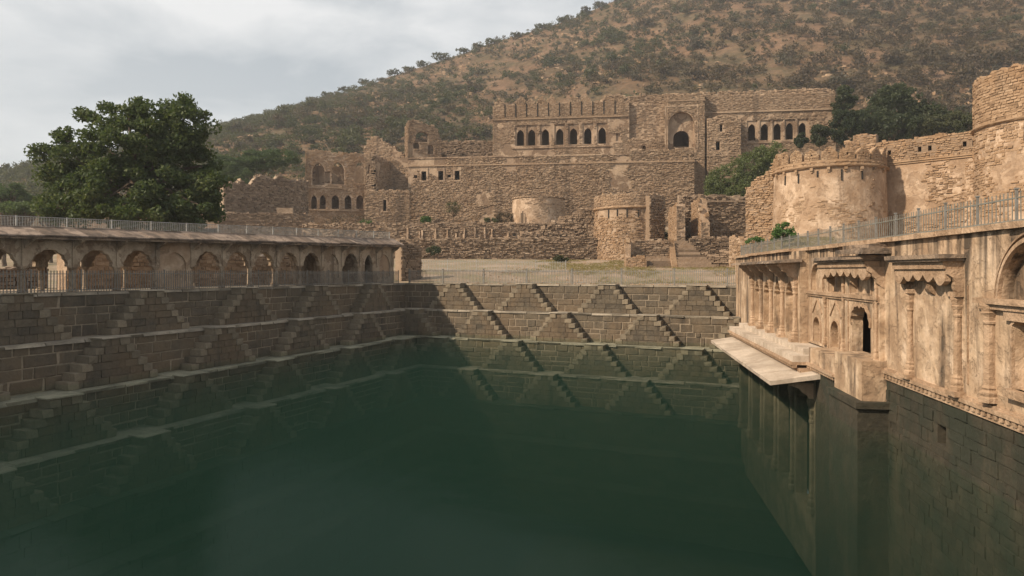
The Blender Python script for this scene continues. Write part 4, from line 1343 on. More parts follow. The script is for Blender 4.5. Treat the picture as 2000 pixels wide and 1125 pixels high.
# portal block
up0, up1 = ub, uc
um = uz(FU, 1329, 280)[0]
big = arch(um, z0u + 0.8, 4.9, 4.9, 2.5, n=12)
FP = Fr(FU.O + FU.n * 1.6, FU.e, FU.n)
wall(pal, 'portal', FP, up0, up1, z0u - 9, 33.4, 1.7, holes=[big], amp=0.3, seed=16, bw=(0.22, 0.58), bh=(0.12, 0.22), proud=(-0.02, 0.08), drop=0.05)
mb = MB(); panel(mb, FP, rect(um - 2.6, um + 2.6, z0u - 0.1, 30.3), [arch(um + 0.1, z0u + 0.85, 2.95, 2.5, 1.45, n=9)], -1.1, 0.5); mb.build('portal_back', 'fortplaster', pal)
mb = MB()
class _F: pass
for (x0, x1, y0, y1) in ((um - 3.05, um - 2.85, z0u + 0.8, 31.0), (um + 2.85, um + 3.05, z0u + 0.8, 31.0), (um - 3.05, um + 3.05, 31.0, 31.25)):
    mb.add(*box(FP, x0, x1, y0, y1, -0.1, 0.16))
mb.build('portal_frame', 'fortplaster', pal)
part('portal_cornice', 'fort', pal, box(FP, up0 - 0.1, up1 + 0.1, 32.0, 32.22, -0.2, 0.22))
# projecting side face of the portal
FPS = Fr(FP(up1, 0, -0.02)[:2], -FU.n, FU.e)
stones('portal_side_stones', 'fort', pal, FPS, 0, 1.6, z0u - 6, 33.2, (0.3, 0.7), (0.2, 0.32), (0.0, 0.08), 0.03, 18)
# right wing
holes_r = [rect(u - 0.95, u + 0.95, 24.6, 28.35) for u in u_r]
wr = wall(pal, 'upper_wall', FU, uc, LU, z0u - 12, ztop + 0.3, 1.2, holes=holes_r, amp=0.22, seed=21, bw=(0.22, 0.54), bh=(0.12, 0.22), proud=(-0.03, 0.045), keep=lambda u, z: (fbm(u, z, 35, 3.0) > 0.42) | (z > zc), drop=0.05)
for u in u_r:
    palace_window(FU, u, 24.63, 1.38, 3.1, -0.20, pal, 0.95, 28.35)
part('sill_course', 'fortplaster', pal, box(FU, uz(FU, 1448, 268)[0], LU, 24.0, 24.25, -0.1, 0.22))
part('cornice', 'fort', pal, box(FU, uc + 0.1, LU + 0.1, zc - 0.1, zc + 0.14, -0.2, 0.28))
# set back parapet storey along the top
FUp = Fr(FU.O - FU.n * 2.2, FU.e, FU.n)
wall(pal, 'rear_parapet', FUp, 22, LU - 0.1, 30.5, 34.4, 0.8, m_core='rubble', m_stone='fort', amp=0.28, seed=25, bw=(0.25, 0.58), bh=(0.16, 0.26), proud=(0.0, 0.14), drop=0.12)
# closed body behind so that the rooms are dark
part('rear_wall', 'fort', pal, box(FU, 0.0, LU, 8, 32.2, -9.0, -8.4), box(FU, 0.0, 0.6, 8, 32.2, -8.39, -1.21), box(FU, LU - 0.6, LU, 8, 32.2, -8.39, -1.21))
part('roof', 'fort', pal, box(FU, 0.05, LU - 0.05, 31.2, 31.6, -8.38, -1.22))
part('room_floor', 'fort', pal, box(FU, 0.6, LU - 0.6, 23.6, 24.0, -8.38, -1.22))
FLs = Fr(FU(0, 0, 0)[:2], -FU.n, -FU.e)
stones('side_stones', 'fort', pal, FLs, 0, 9, z0u, 32.8, (0.3, 0.8), (0.2, 0.34), (0.0, 0.1), 0.03, 28)
# ruined pier in front of the right wing
F7, L7 = frp(1381, 126.3, 1447, 125)
wall(pal, 'ruined_pier', F7, 0, L7, 10, 28.5, 2.4, amp=0.3, seed=41, zfn=lambda u: 28.9 - 0.12 * max(0, u - 3.5) ** 2 - (0.5 if u < 1 else 0), holes=[rect(2.3, 2.75, 26.0, 27.3), rect(1.6, 2.3, 22.6, 24.2)], bw=(0.22, 0.58), bh=(0.13, 0.23), proud=(-0.03, 0.12), drop=0.1)
part('string_course', 'fort', pal, box(F7, -0.1, L7 + 0.1, 21.4, 21.65, -0.3, 0.2))
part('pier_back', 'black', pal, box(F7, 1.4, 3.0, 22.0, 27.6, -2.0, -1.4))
# lower wall
FL, LL = frp(797, 127.5, 1356, 121.5)
zl = 21.3
hl = [rect(uz(FL, x, 345)[0] - 0.55, uz(FL, x, 345)[0] + 0.55, 17.1, 19.0) for x in (828, 861, 893)]
hk = [rect(uz(FL, x, 344)[0] - 0.3, uz(FL, x, 344)[0] + 0.35, 17.6, 18.15) for x in (811, 877)]
wall(pal, 'lower_wall', FL, 0, LL, 4.0, zl, 1.4, holes=hl + hk, amp=0.12, seed=51, bw=(0.22, 0.61), bh=(0.12, 0.22), proud=(-0.05, 0.10), keep=patchy(53, 5.0, 0.36), drop=0.08, rubble=False, tilt=0.05)
part('string_course', 'fort', pal, box(FL, -0.1, LL + 0.1, zl - 1.6, zl - 1.36, -0.2, 0.22))
part('parapet_ledge', 'fortplaster', pal, box(FL, -0.1, uz(FL, 1230, 310)[0], zl - 0.12, zl + 0.12, -1.2, 0.15))
part('terrace', 'fort', pal, box(FL, 0.1, LL - 0.1, zl - 1.2, zl - 0.2, -9.5, -1.41))
for h in hl:
    mb = MB(); panel(mb, FL, rect(h[0][0] - 0.25, h[2][0] + 0.25, 16.8, 19.4), [rect(h[0][0] + 0.08, h[2][0] - 0.08, 17.1, 18.8)], 0.16, 0.3); o = mb.build('window', 'fortplaster', pal)
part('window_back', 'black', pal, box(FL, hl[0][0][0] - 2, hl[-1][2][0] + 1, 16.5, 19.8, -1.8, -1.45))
# shaded return face at the right end of the lower wall
FLe = Fr(FL(LL, 0, 0)[:2], -FL.n + FL.e * 0.08, FL.e)
part('return_wall', 'fortplaster', pal, box(FLe, 0.0, 12, 4, zl + 0.2, -1.0, -0.02))
stones('return_stones', 'fort', pal, FLe, 0, 12, 5, zl + 0.2, (0.3, 0.8), (0.2, 0.34), (0.0, 0.08), 0.03, 57, drop=0.1)
# parapet of rubble over the lower wall's right half
wall(pal, 'terrace_parapet', FL, uz(FL, 1230, 300)[0], LL, zl - 0.3, zl + 0.7, 0.8, m_core='rubble', amp=0.18, seed=58, bw=(0.22, 0.50), bh=(0.13, 0.22), proud=(0.0, 0.12))

# --- left ruin with two storeys of arches ------------------------
FR_, LR = frp(597, 124, 714, 127)
ruin = thing('ruin', 'roofless two storey ruin with broken arches left of the palace', 'ruin', P(655, 440, 125))
hu = []
for x, yb, yt, w in ((622, 361, 318, 23), (660, 360, 317, 24), (703, 358, 315, 17)):
    u, zb = uz(FR_, x, yb); zt = uz(FR_, x, yt)[1]
    hu.append(arch(u, zb, w * 0.0945, (zt - zb) * 0.6, (zt - zb) * 0.4))
u, zb = uz(FR_, 639, 360)
hu.append(rect(u - 0.5, u + 0.5, zb + 0.2, zb + 2.4))
hd = []
for x, w in ((613.5, 10), (630.5, 11), (655, 14), (680, 13), (703, 14)):
    u, zb = uz(FR_, x, 408); zt = uz(FR_, x, 381)[1]
    hd.append(arch(u, zb, w * 0.0945, (zt - zb) * 0.65, (zt - zb) * 0.35))
zr = uz(FR_, 640, 296)[1]
wall(ruin, 'front_wall', FR_, 0, LR, 4, zr, 1.0, m_core='bastplaster', m_stone='bastion', holes=hu + hd, amp=0.3, seed=61, bw=(0.20, 0.50), bh=(0.12, 0.22), proud=(-0.03, 0.13), drop=0.07, zfn=lambda u: zr - 0.02 * u)
part('inner_wall', 'fortplaster', ruin, box(FR_, 0.2, LR - 0.2, 4, uz(FR_, 640, 320)[1], -3.4, -2.9), box(FR_, 0.2, LR - 0.2, uz(FR_, 640, 372)[1], uz(FR_, 640, 366)[1], -2.88, -1.01), box(FR_, 0.2, LR - 0.2, uz(FR_, 640, 416)[1], uz(FR_, 640, 411)[1], -2.88, -1.01))
part('string_course', 'fort', ruin, box(FR_, -0.1, LR * 0.6, uz(FR_, 640, 368)[1], uz(FR_, 640, 365.5)[1], -0.2, 0.25), box(FR_, -0.1, LR * 0.9, uz(FR_, 640, 412)[1], uz(FR_, 640, 409.5)[1], -0.2, 0.3))
FRl = Fr(FR_(0, 0, 0)[:2], -FR_.n, -FR_.e)
part('side_wall', 'fortplaster', ruin, box(FRl, 0.0, 7, 4, zr - 0.4, -1.0, -0.02))
stones('side_stones', 'fort', ruin, FRl, 0, 7, 5, zr - 0.3, (0.3, 0.7), (0.2, 0.34), (0.0, 0.1), 0.03, 63)
F2, L2 = frp(712, 124.5, 734, 124.5)
zz = uz(F2, 720, 302)[1]
wall(ruin, 'pier', F2, 0, L2, 4, zz, 1.2, amp=0.3, seed=64, bw=(0.22, 0.50), bh=(0.13, 0.22), holes=[arch(L2 * 0.45, uz(F2, 720, 338)[1], 0.6, 1.2, 0.4)])
F2s = Fr(F2(L2, 0, 0)[:2], -F2.n * 1.0 + F2.e * 0.25, F2.e)
wall(ruin, 'cross_wall', F2s, 0, 8, 4, zz - 0.3, 0.8, amp=0.15, seed=65, keep=patchy(7, 3, 0.45), m_stone='fort')
F3, L3 = frp(730, 131, 797, 130)
wall(ruin, 'back_wall', F3, 0, L3, 4, uz(F3, 760, 309)[1], 0.8, amp=0.08, seed=66, keep=patchy(8, 4, 0.5), bw=(0.22, 0.58), bh=(0.14, 0.23), proud=(-0.03, 0.06))
F4, L4 = frp(707, 138, 790, 136)
wall(ruin, 'sloping_wall', F4, 0, L4, 6, 25, 0.9, amp=0.25, seed=67, zfn=lambda u: np.interp(u, [0, 0.8, 2.5, 6.5, L4], [uz(F4, 707, 300)[1], uz(F4, 712, 274)[1], uz(F4, 720, 265)[1], uz(F4, 765, 288)[1], uz(F4, 790, 302)[1]]), keep=patchy(9, 4, 0.42), proud=(-0.02, 0.08))
F5, L5 = frp(712, 122.6, 800, 123)
wall(ruin, 'lower_wall', F5, 0, L5, 4, uz(F5, 750, 373)[1], 1.0, amp=0.2, seed=68, holes=[rect(uz(F5, 751, 400)[0] - 0.25, uz(F5, 751, 400)[0] + 0.3, uz(F5, 751, 412)[1], uz(F5, 751, 390)[1])], proud=(-0.03, 0.1), drop=0.08)
part('opening_back', 'black', ruin, box(F5, 2.5, 5.0, uz(F5, 751, 414)[1], uz(F5, 751, 388)[1], -1.5, -1.1))

# --- broken tower above the terrace ------------------------------
FT, LT = frp(797, 131.6, 862, 133.3)
tow = thing('ruined_tower', 'broken square tower with open arch standing on the terrace against the hill', 'tower', P(825, 300, 133.5))
z_ = lambda y: uz(FT, 825, y)[1]
ht = [arch(uz(FT, 824, 285)[0], z_(277), 2.3, (z_(258) - z_(277)) * 0.55, (z_(258) - z_(277)) * 0.45), arch(uz(FT, 841, 290)[0], z_(301), 1.1, 1.3, 0.6), arch(uz(FT, 813, 285)[0], z_(291), 1.2, 0.6, 0.6)]
wall(tow, 'front_wall', FT, 0, LT, 17, 29, 0.9, holes=ht, amp=0.22, seed=71, zfn=lambda u: np.interp(u, [0, 1.2, 4.6, 6.0, LT], [z_(237), z_(238), z_(245), z_(256), z_(276)]), bw=(0.22, 0.50), bh=(0.13, 0.22), keep=lambda u, z: (fbm(u, z, 3, 2.5) > 0.42) | (u > 5), proud=(-0.02, 0.1))
FTs = Fr(FT(0, 0, 0)[:2], -FT.n, -FT.e)
wall(tow, 'side_wall', FTs, 0, 5, 17, z_(240), 0.9, amp=0.2, seed=72)
part('inner_wall', 'fortplaster', tow, box(FT, 0.9, LT - 0.5, 17, z_(266), -4.0, -3.5))
F6, L6 = frp(858, 137, 966, 136)
wbk = thing('ruined_wall', 'low broken rubble wall between the square tower and the palace wing', 'wall', P(910, 300, 137))
wall(wbk, 'wall', F6, 0, L6, 17, uz(F6, 910, 277)[1], 0.8, m_core='rubble', m_stone='rubble', amp=0.35, seed=74, proud=(0.0, 0.15), drop=0.1)

# --- broken walls under the acacia on the left -------------------
F8, L8 = frp(436, 108.5, 602, 119)
rw = thing('ruined_wall', 'shaded ruined wall with ragged top below the acacia tree', 'wall', P(520, 440, 113))
zr8 = lambda px, y: uz(F8, px, y)[1]
us8 = [uz(F8, x, 400)[0] for x in (436, 450, 462, 475, 484, 500, 512, 530, 545, 560, 602)]
zs8 = [zr8(x, y) for x, y in ((436, 362), (450, 362), (462, 352), (475, 352), (484, 368), (500, 345), (512, 340), (530, 352), (545, 342), (560, 350), (602, 352))]
wall(rw, 'wall', F8, 0, L8, -1, 15, 1.2, m_core='rubble', m_stone='rubble', amp=0.4, seed=76, zfn=lambda u: np.interp(u, us8, zs8), proud=(0.0, 0.2), drop=0.1, bw=(0.25, 0.65), bh=(0.16, 0.29))
F9, L9 = frp(425, 104, 614, 108)
rw2 = thing('ruined_wall', 'low dark retaining wall in front of the ragged ruined wall', 'wall', P(520, 440, 106))
wall(rw2, 'wall', F9, 0, L9, -2, uz(F9, 540, 417)[1], 1.0, m_core='rubble', m_stone='rubble', amp=0.15, seed=78, proud=(0.0, 0.12), drop=0.05)
part('plaster_patch', 'fortplaster', rw2, box(F9, uz(F9, 541, 410)[0], uz(F9, 572, 410)[0], uz(F9, 555, 417)[1] - 0.2, uz(F9, 555, 405)[1], -0.9, -0.1, 0.08))

# --- rubble terraces below the palace ----------------------------
FT1, LT1 = frp(600, 96.0, 1166, 93.5)
t1 = thing('retaining_wall', 'dark dry stone retaining wall behind the court fence', 'wall', P(960, 500, 94))
wall(t1, 'wall', FT1, 0, LT1, 0.6, 4.55, 1.2, m_core='rubble', m_stone='rubble', amp=0.1, seed=81, bw=(0.25, 0.79), bh=(0.14, 0.27), proud=(-0.05, 0.2), drop=0.06, tilt=0.06, jit=0.04) if False else wall(t1, 'wall', FT1, 0, LT1, 0.6, 4.55, 1.2, m_core='rubble', m_stone='rubble', amp=0.1, seed=81, bw=(0.25, 0.79), bh=(0.14, 0.27), proud=(-0.05, 0.2), drop=0.06, tilt=0.06)
FT2, LT2 = frp(590, 106.0, 1166, 103.5)
t2 = thing('retaining_wall', 'upper rubble retaining wall with narrow sunlit stub buttresses', 'wall', P(900, 468, 104))
wall(t2, 'wall', FT2, 0, LT2, 3.6, 7.45, 1.2, m_core='fortplaster', m_stone='rubble', amp=0.2, seed=83, bw=(0.25, 0.72), bh=(0.14, 0.26), proud=(-0.04, 0.14), drop=0.2, tilt=0.05)
for x, h in ((797, 2.0), (820, 1.5), (825, 1.6), (851, 1.9), (874, 1.6), (891, 1.2), (907, 1.9), (928, 2.0), (947, 2.0), (961, 1.8), (992, 1.3)):
    u = uz(FT2, x, 460)[0]
    part('buttress', 'bastplaster', t2, box(FT2, u - 0.14, u + 0.14, 3.8, 4.6 + h * 0.6, -0.2, 0.6, 0.05), box(FT2, u - 0.12, u + 0.12, 4.6 + h * 0.6, 4.75 + h, -0.2, 0.35, 0.05))
for x in (1004, 1017, 1029, 1042, 1055):
    u = uz(FT2, x, 460)[0]
    part('drain_hole', 'black', t2, box(FT2, u - 0.22, u + 0.22, 5.2, 5.75, -0.3, 0.13, 0.03))
F10, L10 = frp(1010, 99, 1168, 96)
t3 = thing('rubble_wall', 'collapsed rubble wall climbing to the round tower from the small bastion', 'wall', P(1090, 470, 97))
wall(t3, 'wall', F10, 0, L10, 1.5, 7.5, 1.6, m_core='rubble', m_stone='rubble', amp=0.5, seed=85, zfn=lambda u: np.interp(u, [0, 3, 6, 9, L10], [5.0, 6.2, 7.3, 8.6, 8.9]), bw=(0.25, 0.68), bh=(0.16, 0.29), proud=(-0.05, 0.22), drop=0.08, tilt=0.06)

# --- round towers ------------------------------------------------
def round_tower(T, pxc, D, Rpx, ybase, yring, ytop, seed, plaster=None, m_core='bastplaster', m_stone='bastion', ring=True, slits=(), batter=0.02, merlon=None, bw=(0.25, 0.61), bh=(0.14, 0.26), proud=(-0.04, 0.06), ragged_top=0.0, par_m='bastion', keep=None, drop=0.05, zk=None, indiv=0):
    R = Rpx * D / FPX
    c = np.array(P(pxc, 530, D)[:2])
    ang = math.atan2(-c[1], -c[0])
    DR = D - R if zk is None else D * zk
    zb, zr_, zt = [(HOR - y) / FPX * DR for y in (ybase, yring, ytop)]
    F = Fc(c, R, ang, batter, zr_)
    half = math.pi * R * 0.62
    n = 64
    mb = MB()
    prof = [(R - batter * (z - zr_), z) for z in np.linspace(zb - 3, zr_, 10)]
    v, f = lathe(c, prof, n)
    mb.add(v, f)
    body = mb.build('tower_body', m_core, T)
    L = layout(-half, half, zb - 1, zr_, bw, bh, seed)
    stones('stonework', m_stone, body, F, 0, 0, 0, 0, proud=proud, gap=0.03, seed=seed, L=L, keep=keep, drop=drop, tilt=0.03, indiv=indiv)
    if ring:
        v, f = lathe(c, [(R - 0.1, zr_ - 0.16), (R + 0.18, zr_ - 0.14), (R + 0.30, zr_ - 0.02), (R + 0.30, zr_ + 0.08), (R + 0.16, zr_ + 0.14), (R - 0.1, zr_ + 0.15)], n)
        mb = MB(); mb.add(v + rng.uniform(-0.025, 0.025, v.shape), f); mb.build('string_course', m_stone, T)
    Fp = Fc(c, R + 0.06, ang, 0, 0)
    # parapet
    hp = zt - zr_
    pt = 0.55
    zpar = zr_ + hp * (0.32 if merlon else 1.0)
    mb = MB()
    rr = np.random.default_rng(seed + 5)
    us = np.linspace(-half, half, 70)
    tops = zpar + (rr.uniform(-1, 1, 70) * ragged_top if ragged_top else 0)
    tops = np.broadcast_to(tops, (70,))
    V = np.vstack([Fp(us, np.full(70, zr_ + 0.1), 0), Fp(us, tops, 0), Fp(us, tops, -pt), Fp(us, np.full(70, zr_ + 0.1), -pt)])
    f = []
    for i in range(69):
        for k in range(3):
            a = k * 70 + i
            f.append((a, a + 1, a + 71, a + 70))
    mb.add(V, f)
    par = mb.build('parapet', par_m, T)
    stones('parapet_stones', par_m, par, Fp, -half, half, zr_ + 0.1, zpar + 0.1, bw, bh, (0.0, 0.11), 0.03, seed + 7, top=lambda u: np.interp(u, us, tops), tilt=0.03, indiv=indiv)
    if merlon:
        mw, mg = merlon
        u = -half
        while u < half:
            hh = hp * rr.uniform(0.9, 1.08)
            pts = [(u, zpar - 0.02), (u, zr_ + hh * 0.68), (u + mw * 0.22, zr_ + hh * 0.86), (u + mw * 0.5, zr_ + hh), (u + mw * 0.78, zr_ + hh * 0.86), (u + mw, zr_ + hh * 0.68), (u + mw, zpar - 0.02)]
            pts = [(a + rr.uniform(-0.05, 0.05), b + rr.uniform(-0.06, 0.06)) for a, b in pts]
            lp = rect(u + mw * 0.43, u + mw * 0.57, zr_ + hh * 0.57, zr_ + hh * 0.72)
            mb = MB(); panel(mb, Fp, pts, [lp], -0.02, pt - 0.06); o = mb.build('merlon', par_m, T)
            stones('merlon_stones', par_m, o, Fp, u, u + mw, zpar, zr_ + hh + 0.1, (0.18, 0.42), (0.11, 0.2), (0.0, 0.035), 0.02, int(u * 37 + 900), keep=lambda a, b, p=pts, l=lp: inpoly(p, a, b) & ~inpoly(l, a, b), tilt=0.03)
            u += mw + mg
    for us_, y0, y1 in slits:
        z1, z0 = [(HOR - y) / FPX * DR for y in (y0, y1)]
        mb = MB(); mb.add(*box(F, us_ - 0.07, us_ + 0.07, z0, z1, -0.2, 0.09)); mb.build('arrow_slit', 'black', T)
    return F, zr_, R, c
tb = thing('bastion', 'broad round bastion with crenellated parapet and pale plaster above the palace roof fence', 'bastion', P(1615, 460, 71))
Fb, zrb, Rb, cb = round_tower(tb, 1618, 73, 99, 475, 322, 284, 301, merlon=(1.45, 0.22), keep=lambda u, z: ((z < 6.6 + 2.2 * (fbm(u, z, 5, 3.0) - 0.5) * 2 - 0.12 * u) & (fbm(u, z, 15, 2.0) > 0.40)) | (fbm(u, z, 6, 1.5) > 0.74), slits=[(-4.6, 333, 352), (-2.9, 333, 352), (-1.0, 331, 343), (1.2, 330, 352), (3.2, 330, 350)], batter=0.035)
for k, u in enumerate(np.arange(-6.2, 6.5, 1.55)):
    mb = MB(); mb.add(*box(Fb, u - 0.14, u + 0.14, zrb - 0.42, zrb - 0.15, -0.1, 0.24, 0.02)); mb.add(*box(Fb, u - 0.10, u + 0.10, zrb - 0.62, zrb - 0.42, -0.1, 0.14, 0.02)); mb.build('corbel', 'bastion', tb)
tr_ = thing('round_tower', 'tall round stone tower at the right edge of the picture', 'tower', P(2080, 420, 62))
Ft, zrt, Rt, ct = round_tower(tr_, 2058, 60, 128, 420, 240, 142, 311, zk=0.985, indiv=140, m_core='bastplaster', par_m='bastion', ragged_top=0.35, bw=(0.25, 0.65), bh=(0.16, 0.30), proud=(-0.02, 0.1), slits=[(-1.9, 250, 285)], drop=0.06, keep=lambda u, z: fbm(u, z, 16, 3.0) < 0.66, batter=0.02)
tm = thing('round_tower', 'squat round tower with string course standing at the edge of the court slope', 'tower', P(1225, 490, 95))
round_tower(tm, 1229, 95, 67, 500, 404, 378, 321, keep=lambda u, z: (z < 7.3 + 0.8 * (fbm(u, z, 8, 2.0) - 0.5)) | (fbm(u, z, 9, 1.2) > 0.66), m_core='fortplaster', m_stone='bastion', par_m='fort', ragged_top=0.12, slits=[(-2.9, 408, 424), (-1.6, 408, 426), (-0.3, 408, 424), (1.2, 408, 424)], bw=(0.22, 0.58), bh=(0.13, 0.23), proud=(-0.04, 0.14), drop=0.08)
# two intact merlons on its left shoulder and the broken wall end on its right
cm = np.array(P(1229, 530, 95)[:2]); Rm = 67 * 95 / FPX
Fm = Fc(cm, Rm, math.atan2(-cm[1], -cm[0]))
for u in (-4.6, -3.1):
    zt = (HOR - 373) / FPX * 90.2; zb = (HOR - 402) / FPX * 90.2
    mb = MB(); panel(mb, Fm, [(u, zb), (u, zt - 0.8), (u + 0.55, zt), (u + 1.1, zt - 0.8), (u + 1.1, zb)], (), 0.05, 0.6); mb.build('merlon', 'bastion', tm)
F11, L11 = frp(1268, 89.5, 1296, 90.5)
wall(tm, 'broken_wall_end', F11, 0, L11, 2, uz(F11, 1280, 384)[1], 1.6, m_core='rubble', m_stone='rubble', amp=0.35, seed=91, zfn=lambda u: uz(F11, 1280, 384)[1] - 0.15 * u, proud=(0.0, 0.2))
ts = thing('bastion', 'small pale ruined bastion with broken breach in front of the palace wall', 'bastion', P(1050, 440, 113))
round_tower(ts, 1052, 113, 51, 440, 386, 382, 331, ring=False, keep=lambda u, z: fbm(u, z, 18, 2.0) > 0.55, m_core='bastplaster', m_stone='fort', par_m='fort', ragged_top=0.12, bw=(0.22, 0.58), bh=(0.13, 0.23), drop=0.1)
cs = np.array(P(1052, 530, 113)[:2]); Rs = 51 * 113 / FPX
Fs = Fc(cs, Rs, math.atan2(-cs[1], -cs[0]))
mb = MB()
for k in range(7):
    mb.add(*box(Fs, -3.4 + 0.2 * k, -3.2 + 0.2 * k, 6.8, 8.7 + 0.9 * math.sin(k / 6 * math.pi) + 0.2 * (k % 2), -0.2, 0.14, 0.05))
mb.build('breach', 'rubble', ts)

# --- curtain walls on the right ----------------------------------
F12, L12 = frp(1692, 72.5, 1932, 64.5)
cw = thing('curtain_wall', 'long curtain wall with stone parapet joining the bastion to the tall tower', 'wall', P(1800, 400, 71))
zpm = uz(F12, 1800, 313)[1]; zpt = uz(F12, 1800, 269)[1]
hp = [rect(uz(F12, x, 290)[0] - 0.16, uz(F12, x, 290)[0] + 0.16, uz(F12, 1800, 296)[1], uz(F12, 1800, 286)[1]) for x in (1722, 1737, 1796, 1816, 1884, 1903)]
wall(cw, 'wall', F12, 0, L12, 2, zpm, 1.4, m_core='bastplaster', m_stone='bastion', amp=0.03, seed=95, keep=lambda u, z: (fbm(u, z, 41, 3.0) + 0.02 * (zpm - z) + 0.03 * (u - 8) > 0.52), bw=(0.22, 0.58), bh=(0.12, 0.22), proud=(-0.04, 0.12), drop=0.06, rubble=False, tilt=0.04)
part('string_course', 'bastion', cw, box(F12, 0, L12, zpm - 0.02, zpm + 0.14, -0.9, 0.22, 0.01), box(F12, 0, L12, zpm - 0.2, zpm - 0.04, -0.9, 0.12, 0.01))
wall(cw, 'parapet', F12, 0, L12, zpm + 0.145, zpt, 0.8, m_core='rubble', m_stone='bastion', holes=hp, amp=0.10, seed=96, bw=(0.25, 0.61), bh=(0.16, 0.27), proud=(0.0, 0.14), drop=0.03, gap=0.05, tilt=0.04, indiv=280)
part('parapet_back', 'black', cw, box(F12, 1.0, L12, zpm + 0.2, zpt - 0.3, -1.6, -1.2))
F13, L13 = frp(1640, 79, 1712, 76.5)
cw2 = thing('rubble_wall', 'stepped rubble wall rising behind the bastion parapet', 'wall', P(1680, 300, 78))
wall(cw2, 'wall', F13, 0, L13, 6, 16, 0.9, m_core='rubble', m_stone='bastion', amp=0.12, seed=97, zfn=lambda u: np.interp(u, [0, 1.1, L13], [uz(F13, 1640, 292)[1], uz(F13, 1655, 265)[1], uz(F13, 1700, 263)[1]]), bw=(0.22, 0.50), bh=(0.13, 0.23), proud=(0.0, 0.14), gap=0.05)
F14, L14 = frp(1884, 63.5, 1934, 61.0)
cw3 = thing('buttress_wall', 'sunlit stone buttress wall against the foot of the tall tower', 'wall', P(1910, 400, 60))
wall(cw3, 'wall', F14, 0, L14, 2, uz(F14, 1910, 312)[1], 1.2, m_core='bastplaster', m_stone='bastion', amp=0.05, seed=98, indiv=90, bw=(0.18, 0.43), bh=(0.12, 0.20), proud=(-0.02, 0.08), gap=0.035)
F15, L15 = frp(1457, 78, 1525, 74)
bt = thing('buttress_wall', 'stepped rubble buttress wall on the left flank of the broad bastion', 'wall', P(1490, 460, 76))
wall(bt, 'wall', F15, 0, L15, 1, 9, 1.2, m_core='rubble', m_stone='bastion', amp=0.15, seed=99, indiv=150, zfn=lambda u: np.interp(u, [0, 0.5, 1.6, 2.4, 3.0, L15], [uz(F15, 1460, 366)[1], uz(F15, 1466, 358)[1], uz(F15, 1485, 345)[1], uz(F15, 1497, 338)[1], uz(F15, 1505, 326)[1], uz(F15, 1522, 308)[1]]), bw=(0.25, 0.65), bh=(0.14, 0.26), proud=(0.0, 0.18), tilt=0.05)

# --- ruined chamber and stairs at the back of the court ----------
ch = thing('ruined_chamber', 'roofless stone chamber with sunlit cross walls behind the court stairs', 'ruin', P(1390, 470, 88))
F16, L16 = frp(1326, 90, 1462, 90)
wall(ch, 'back_wall', F16, 0, L16, 2, uz(F16, 1400, 384)[1], 0.9, m_core='rubble', m_stone='rubble', amp=0.35, seed=101, proud=(0.0, 0.2), bw=(0.22, 0.65), bh=(0.14, 0.26), drop=0.14, tilt=0.06)
part('string_course', 'rubble', ch, box(F16, L16 * 0.36, L16, uz(F16, 1400, 395)[1], uz(F16, 1400, 392)[1], -0.2, 0.3, 0.02))
for px0, D0, yt, sd in ((1321, 84.5, 400, 102), (1369, 84.0, 390, 103)):
    A_ = np.array(P(px0, 530, D0)[:2])
    Fw = Fr(A_, (0.05, 1.0), (-1, 0.05))
    zt = (HOR - yt) / FPX * 86
    wall(ch, 'cross_wall', Fw, 0, 5.6, 2, zt, 1.1, m_core='bastplaster', m_stone='bastion', amp=0.2, seed=sd, zfn=lambda u, zt=zt, sd=sd: zt - (1.9 * max(0, 1.6 - u) if sd == 103 else 0.1 * u), bw=(0.18, 0.43), bh=(0.12, 0.22), proud=(0.0, 0.08))
    Fw2 = Fr(A_, (1, 0), (0, -1))
    stones('wall_end_stones', 'rubble', ch, Fw2, 0.0, 1.1, 2, zt - (3 if sd == 103 else 0.3), (0.25, 0.55), (0.18, 0.3), (0.0, 0.12), 0.03, sd + 40)
F17, L17 = frp(1347, 80.5, 1425, 80)
lwk = thing('low_wall', 'low ruined wall between the court stairs and the palace roof', 'wall', P(1390, 495, 80))
wall(lwk, 'wall', F17, 0, L17, 1, uz(F17, 1390, 466)[1], 0.8, m_core='rubble', m_stone='rubble', amp=0.12, seed=105, proud=(0.0, 0.14), bw=(0.22, 0.58), bh=(0.13, 0.22))
F18, L18 = frp(1424, 73, 1470, 72)
lw2 = thing('low_wall', 'short pale stone wall stub next to the green fence', 'wall', P(1440, 500, 72))
wall(lw2, 'wall', F18, 0, L18, -1, uz(F18, 1440, 464)[1], 1.6, m_core='bastplaster', m_stone='bastion', amp=0.12, seed=106, proud=(0.0, 0.1), bw=(0.22, 0.50), bh=(0.13, 0.22))
F20, L20 = frp(1365, 77, 1432, 74)
lw3 = thing('low_wall', 'broken low wall on the right side of the court stairs', 'wall', P(1400, 515, 76))
wall(lw3, 'wall', F20, 0, L20, -1, uz(F20, 1400, 494)[1], 0.8, m_core='rubble', m_stone='rubble', amp=0.22, seed=107, proud=(0.0, 0.14), bw=(0.22, 0.58), bh=(0.13, 0.22))
F19, L19 = frp(1436, 58, 1480, 54)
pw = thing('low_wall', 'pale pink boundary wall where the court meets the waterfront palace', 'wall', P(1455, 550, 56))
wall(pw, 'wall', F19, 0, L19, -2, 0.85, 0.5, m_core='bastplaster', m_stone='bastion', amp=0.06, seed=108, keep=patchy(3, 1.0, 0.75), proud=(-0.02, 0.03), bw=(0.22, 0.50), bh=(0.13, 0.22))

